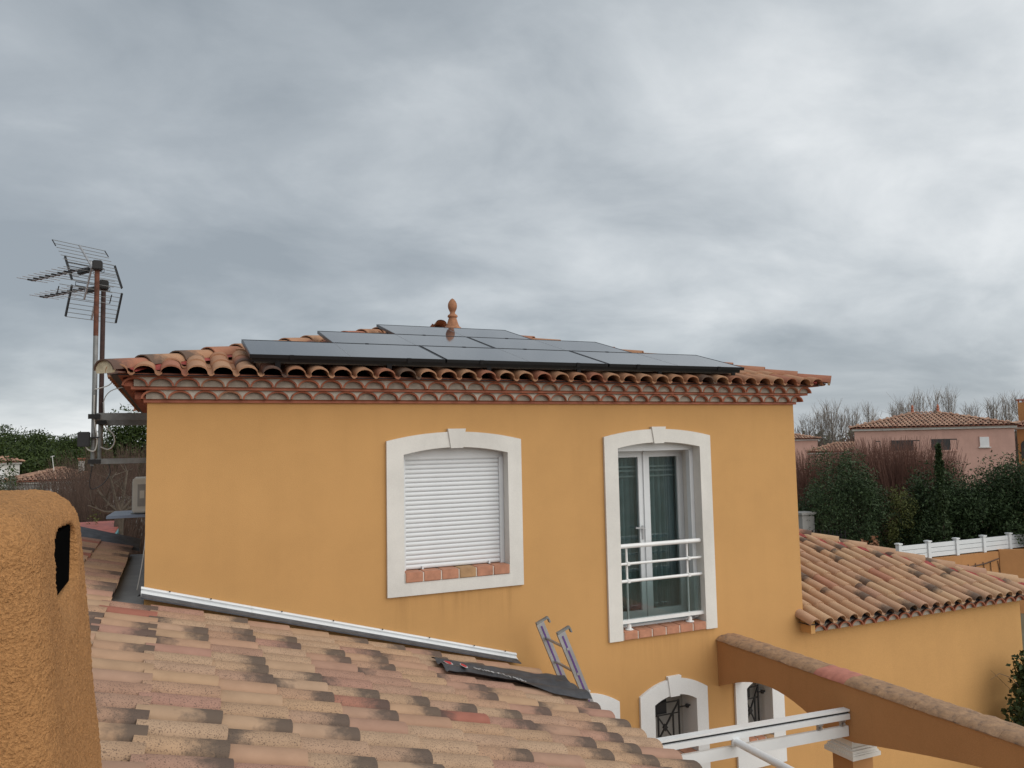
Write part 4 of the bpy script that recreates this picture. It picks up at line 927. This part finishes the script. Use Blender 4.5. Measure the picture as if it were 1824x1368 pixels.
# ================================================================== TREES AND SHRUBS
def shrub(px, py_top, dist, rx, label, mat, n, leaf, clumps=60, low=None, group=None, name='shrub', ratio=.32, cat='shrub', zr=None, fill=.3):
    p = at(px, py_top, dist); ztop = p.z-.16; rz = zr or (ztop-GZ)*.5; c = V(p.x, p.y, ztop-rz*.95)
    t = thing(name, (p.x, p.y, GZ), label, cat, group)
    b = MB(); leaves(b, blob(c, (rx, rx, rz), n, clumps, fill), leaf, ratio=ratio); b.build('foliage', mat, t)
    s = MB()
    for k in range(5): a = random.uniform(0, 6.28); s.tube([(p.x, p.y, GZ), (p.x+math.cos(a)*rx*.2, p.y+math.sin(a)*rx*.2, (GZ+c.z)/2), (p.x+math.cos(a)*rx*.5, p.y+math.sin(a)*rx*.5, c.z)], .05, 5, .015)
    s.build('stem', 'bark', t); return t
shrub(1496, 815, 28, 1.42, 'big round dark oleander bush just right of the tall house', 'leaf_oleander', 42000, .095, 150)
shrub(1598, 868, 28.5, .75, 'yellowish-green small bush between the oleander and the hedge', 'leaf_olive', 9000, .085, 60)
for px, py, d, rx, lab in ((1655, 846, 29, 1.14, 'dark green hedge shrub behind the slim cypress'), (1718, 838, 29, 1.26, 'dark green hedge shrub below the pink house corner'), (1778, 822, 29.5, 1.20, 'tall dark green hedge shrub below the small white window'), (1835, 808, 29, 1.32, 'tallest dark green hedge shrub at the right edge')):
    shrub(px, py, d, rx, lab, 'leaf_oleander', 30000, .105, 190, group='hedge shrubs')
p = at(1671, 793, 27); cy = thing('cypress', (p.x, p.y, GZ), 'slim dark cypress rising above the hedge in front of the pink house', 'tree')
b = MB(); pts = []
for _ in range(5200):
    q = random.random(); r = .26*min(1, (1-q)*2.2)**.7*(.7+.3*math.sin(q*31)); a = random.uniform(0, 6.28); k = math.sqrt(random.random()); pts.append(V(p.x+math.cos(a)*r*k, p.y+math.sin(a)*r*k, GZ+.3+(p.z-GZ-.3)*q))
leaves(b, pts, .10, ratio=.5); b.build('crown', 'leaf_cypress', cy); MB().tube([(p.x, p.y, GZ), (p.x, p.y, -1.2)], .06, 6, .02).build('trunk', 'bark', cy)
p = at(1556, 968, 26); ds = thing('dry_shrub', (p.x, p.y, GZ), 'small rusty dry-leaved shrub above the wing roof ridge', 'shrub')
b = MB(); leaves(b, blob((p.x, p.y, p.z-.2), (.35, .3, .4), 260, 16), .12, ratio=.6); b.build('foliage', 'leaf_dry', ds); b = MB(); twig_fan(b, (p.x, p.y, GZ), p.z-GZ, .4, 14, .015); b.build('stem', 'twig_brown', ds)
p = at(1655, 990, 22); ds = thing('wall_plant', (p.x, 15.2, GZ), 'small green plant against the garden wall under the white fence', 'plant')
b = MB(); leaves(b, blob((p.x-1.0, 15.2, -3.6), (.5, .2, .28), 500, 20), .09, ratio=.5); b.build('foliage', 'leaf_olive', ds)
def bare(px, py, dist, label, mat, n, spread, name='bare_shrub', r=.013, cat='shrub', group=None, z0=0, seg=3):
    p = at(px, py, dist); t = thing(name, (p.x, p.y, GZ), label, cat, group); b = MB(); twig_fan(b, (p.x, p.y, GZ), p.z-GZ, spread, n, r, seg); b.build('twigs', mat, t); return t
for k, (px, py, d, sp_) in enumerate(((1428, 800, 34, .9), (1470, 795, 35, 1.0), (1515, 790, 36, 1.0), (1555, 778, 35, 1.0), (1592, 775, 34, 1.0), (1625, 782, 35, .9), (1655, 800, 34, .7))):
    bare(px, py, d, ['reddish-brown leafless shrub beside the tall house corner', 'reddish-brown leafless shrub above the left half of the oleander', 'reddish-brown leafless shrub above the right half of the oleander', 'tall reddish leafless shrub at the left corner of the pink house', 'tall reddish leafless shrub in front of the left loggia', 'reddish leafless shrub between the two loggias', 'short reddish leafless shrub left of the cypress'][k], 'twig_red', 1150, sp_*1.35, r=.015, group='reddish leafless shrubs')
def bare_tree(px, py, dist, label, spread=1.6, group='leafless poplars', name='bare_tree', mat='twig_grey', n=46, tr=.11, fine=.017):
    p = at(px, py, dist); H = p.z-GZ; base = V(p.x, p.y, GZ); t = thing(name, base, label, 'tree', group)
    MB().tube([base, base+V(.1, 0, H*.3), base+V(0, .05, H*.62), base+V(.05, 0, H*.95)], tr, 6, .03).build('trunk', 'bark' if mat != 'twig_grey' else 'twig_grey', t)
    b = MB()
    for i in range(n):
        q = random.uniform(.22, .85); a = random.uniform(0, 6.28); s = base+V(0, 0, H*q); k = spread*random.uniform(.35, 1)*(1-.5*q); top = H*min(1.0, q+random.uniform(.16, .36))
        e = V(base.x+math.cos(a)*k, base.y+math.sin(a)*k, GZ+top); mid = s.lerp(e, .5)+V(math.cos(a)*k*.2, math.sin(a)*k*.2, -H*.03)
        b.tube([s, mid, e], fine*1.5, 3, fine*.5, caps=False)
        for _ in range(4):
            f = mid.lerp(e, random.random()); g_ = f+V(random.gauss(0, .35), random.gauss(0, .35), random.uniform(.5, 1.6)*H/11); b.tube([f, g_], fine*.8, 3, fine*.4, caps=False)
    b.build('branches', mat, t); return t
pop = [(1440, 742), (1462, 728), (1480, 720), (1498, 734), (1517, 726), (1546, 722), (1560, 740), (1596, 722), (1612, 712), (1636, 702), (1662, 700), (1688, 698), (1730, 722), (1768, 716), (1790, 708), (1815, 704)]
for k, (px, py) in enumerate(pop):
    bare_tree(px, py+6, 88+random.uniform(-6, 9), 'leafless grey poplar on the skyline, number %s from the left' % ['one', 'two', 'three', 'four', 'five', 'six', 'seven', 'eight', 'nine', 'ten', 'eleven', 'twelve', 'thirteen', 'fourteen', 'fifteen', 'sixteen'][k], 1.35, n=64)
b = MB()
for _ in range(5200):
    px = random.uniform(1380, 1900); d = random.uniform(66, 84); p = at(px, 777, d); h = random.uniform(3.6, 6.3)*(.85+.15*math.sin(px*.05)); q = V(p.x, p.y, GZ)
    b.tube([q, q+V(random.gauss(0, .3), random.gauss(0, .3), h*.6), q+V(random.gauss(0, .5), random.gauss(0, .5), h)], .035, 3, .012, caps=False)
tag(b.build('far_scrub', 'twig_brown'), 'brown leafless scrub below the poplars beyond the houses', 'scrub', kind='stuff')
def pine(px, py, dist, R, label, n=11000, group='pine trees', leaf=.26, flat=.5, clumps=70):
    p = at(px, py, dist); t = thing('pine_tree', (p.x, p.y, GZ), label, 'tree', group); rz = max(1.4, R*flat+.6)
    b = MB(); leaves(b, blob((p.x, p.y, p.z-rz*.9), (R, R, rz), n, clumps, .3), leaf, ratio=.35); b.build('crown', 'leaf_pine', t)
    m = MB(); m.tube([(p.x, p.y, GZ), (p.x+.2, p.y, p.z-rz)], .2, 6, .08)
    for _ in range(6): a = random.uniform(0, 6.28); m.tube([(p.x+.1, p.y, p.z-rz*1.8), (p.x+math.cos(a)*R*.6, p.y+math.sin(a)*R*.6, p.z-rz*.8)], .07, 4, .02)
    m.build('trunk', 'bark', t)
word = ['one', 'two', 'three', 'four', 'five', 'six', 'seven', 'eight', 'nine', 'ten', 'eleven']
for k, (px, py, d, R) in enumerate(((-45, 770, 80, 3.6), (4, 768, 84, 3.4), (42, 774, 80, 3.2), (78, 781, 86, 3.4), (110, 786, 90, 3.3), (140, 783, 84, 3.1), (176, 790, 90, 3.0), (20, 794, 66, 2.6), (70, 800, 68, 2.6), (122, 803, 70, 2.6), (165, 806, 72, 2.6))):
    pine(px, py, d, R, 'dark green umbrella pine in the left tree belt, %s tree number %s from the left' % (('back-row', word[k]) if k < 7 else ('front-row', word[k-7])))
pine(232, 758, 44, 2.1, 'nearer dark pine between the aerial masts and the house corner', 30000, leaf=.19, flat=1.0, clumps=120)
shrub(6, 808, 36, .9, 'dark evergreen bush at the left edge above the chimney', 'leaf_pine', 4500, .16, 50)
shrub(35, 845, 30, .9, 'grey-green spiky shrub above the chimney top', 'leaf_grey', 3500, .2, 40, ratio=.14)
for k, (px, py, d, sp_, n) in enumerate(((75, 842, 30, 1.0, 520), (120, 835, 31, 1.1, 620), (160, 812, 34, 1.2, 700), (205, 796, 36, 1.4, 800), (245, 786, 38, 1.4, 800), (185, 842, 26, .8, 520), (235, 838, 27, .8, 420))):
    bare(px, py, d, ['brown leafless shrub in front of the left bungalow roof', 'brown leafless shrub below the bungalow chimney', 'tall brown leafless shrub behind the left aerial mast', 'tall brown leafless shrub below the bracket bar', 'tall brown leafless shrub nearest the house corner under the dark pine', 'brown leafless shrub above the red shed', 'brown leafless shrub left of the air conditioner'][k], 'twig_brown', int(n*1.6), sp_*1.15, r=.012, group='brown leafless shrubs', seg=4)
p = at(212, 905, 19); bt = thing('bare_tree', (p.x, p.y, GZ), 'dark forked bare tree trunk just left of the air conditioner', 'tree')
MB().tube([(p.x, p.y, GZ), (p.x, p.y, -1.55), (p.x+.03, p.y, -1.25)], .11, 8, .08).build('trunk', 'bark', bt)
m = MB()
for dx, dz in ((-.45, .5), (-.2, .8), (.12, .9), (.42, .62), (.6, .4), (-.6, .2)):
    s = V(p.x+.02, p.y, -1.32); e = s+V(dx, random.uniform(-.3, .3), dz); m.tube([s, s.lerp(e, .5)+V(0, 0, -.06), e], .05, 6, .02)
    for _ in range(9): f = s.lerp(e, random.uniform(.4, 1)); m.tube([f, f+V(random.gauss(0, .2), random.gauss(0, .2), random.uniform(.1, .5))], .012, 3, .004, caps=False)
m.build('branch', 'bark', bt)
shrub(180, 890, 20, .45, 'mossy green low bush behind the red shed', 'leaf_olive', 1500, .08, 30)
# a far belt of woodland closing the view
b = MB()
for _ in range(9000):
    a = random.uniform(-1.3, 2.1); d = random.uniform(240, 330); q = V(math.sin(a)*d, math.cos(a)*d, GZ+random.random()**1.4*6.2)
    s = random.uniform(1.2, 2.4); e = V(random.gauss(0, 1), random.gauss(0, 1), random.gauss(0, .6)).normalized()*s; f = V(random.gauss(0, 1), random.gauss(0, 1), random.gauss(0, .6)).normalized()*s
    b.add([q, q+e, q+e+f, q+f], [(0,1,2,3)])
tag(b.build('distant_wood', 'leaf_pine'), 'distant low belt of woodland on the horizon', 'wood', kind='stuff')

# ------------------------------------------------------------------ lift everything so that the ground is at z = 0
for o in list(COL.objects):
    if o.parent is None and o.type not in ('CAMERA', 'LIGHT'): o.location.z += LIFT
for o in COL.objects:
    if o.parent is None and 'category' in o and 'kind' not in o: o['kind'] = 'thing'
bpy.context.view_layer.update()
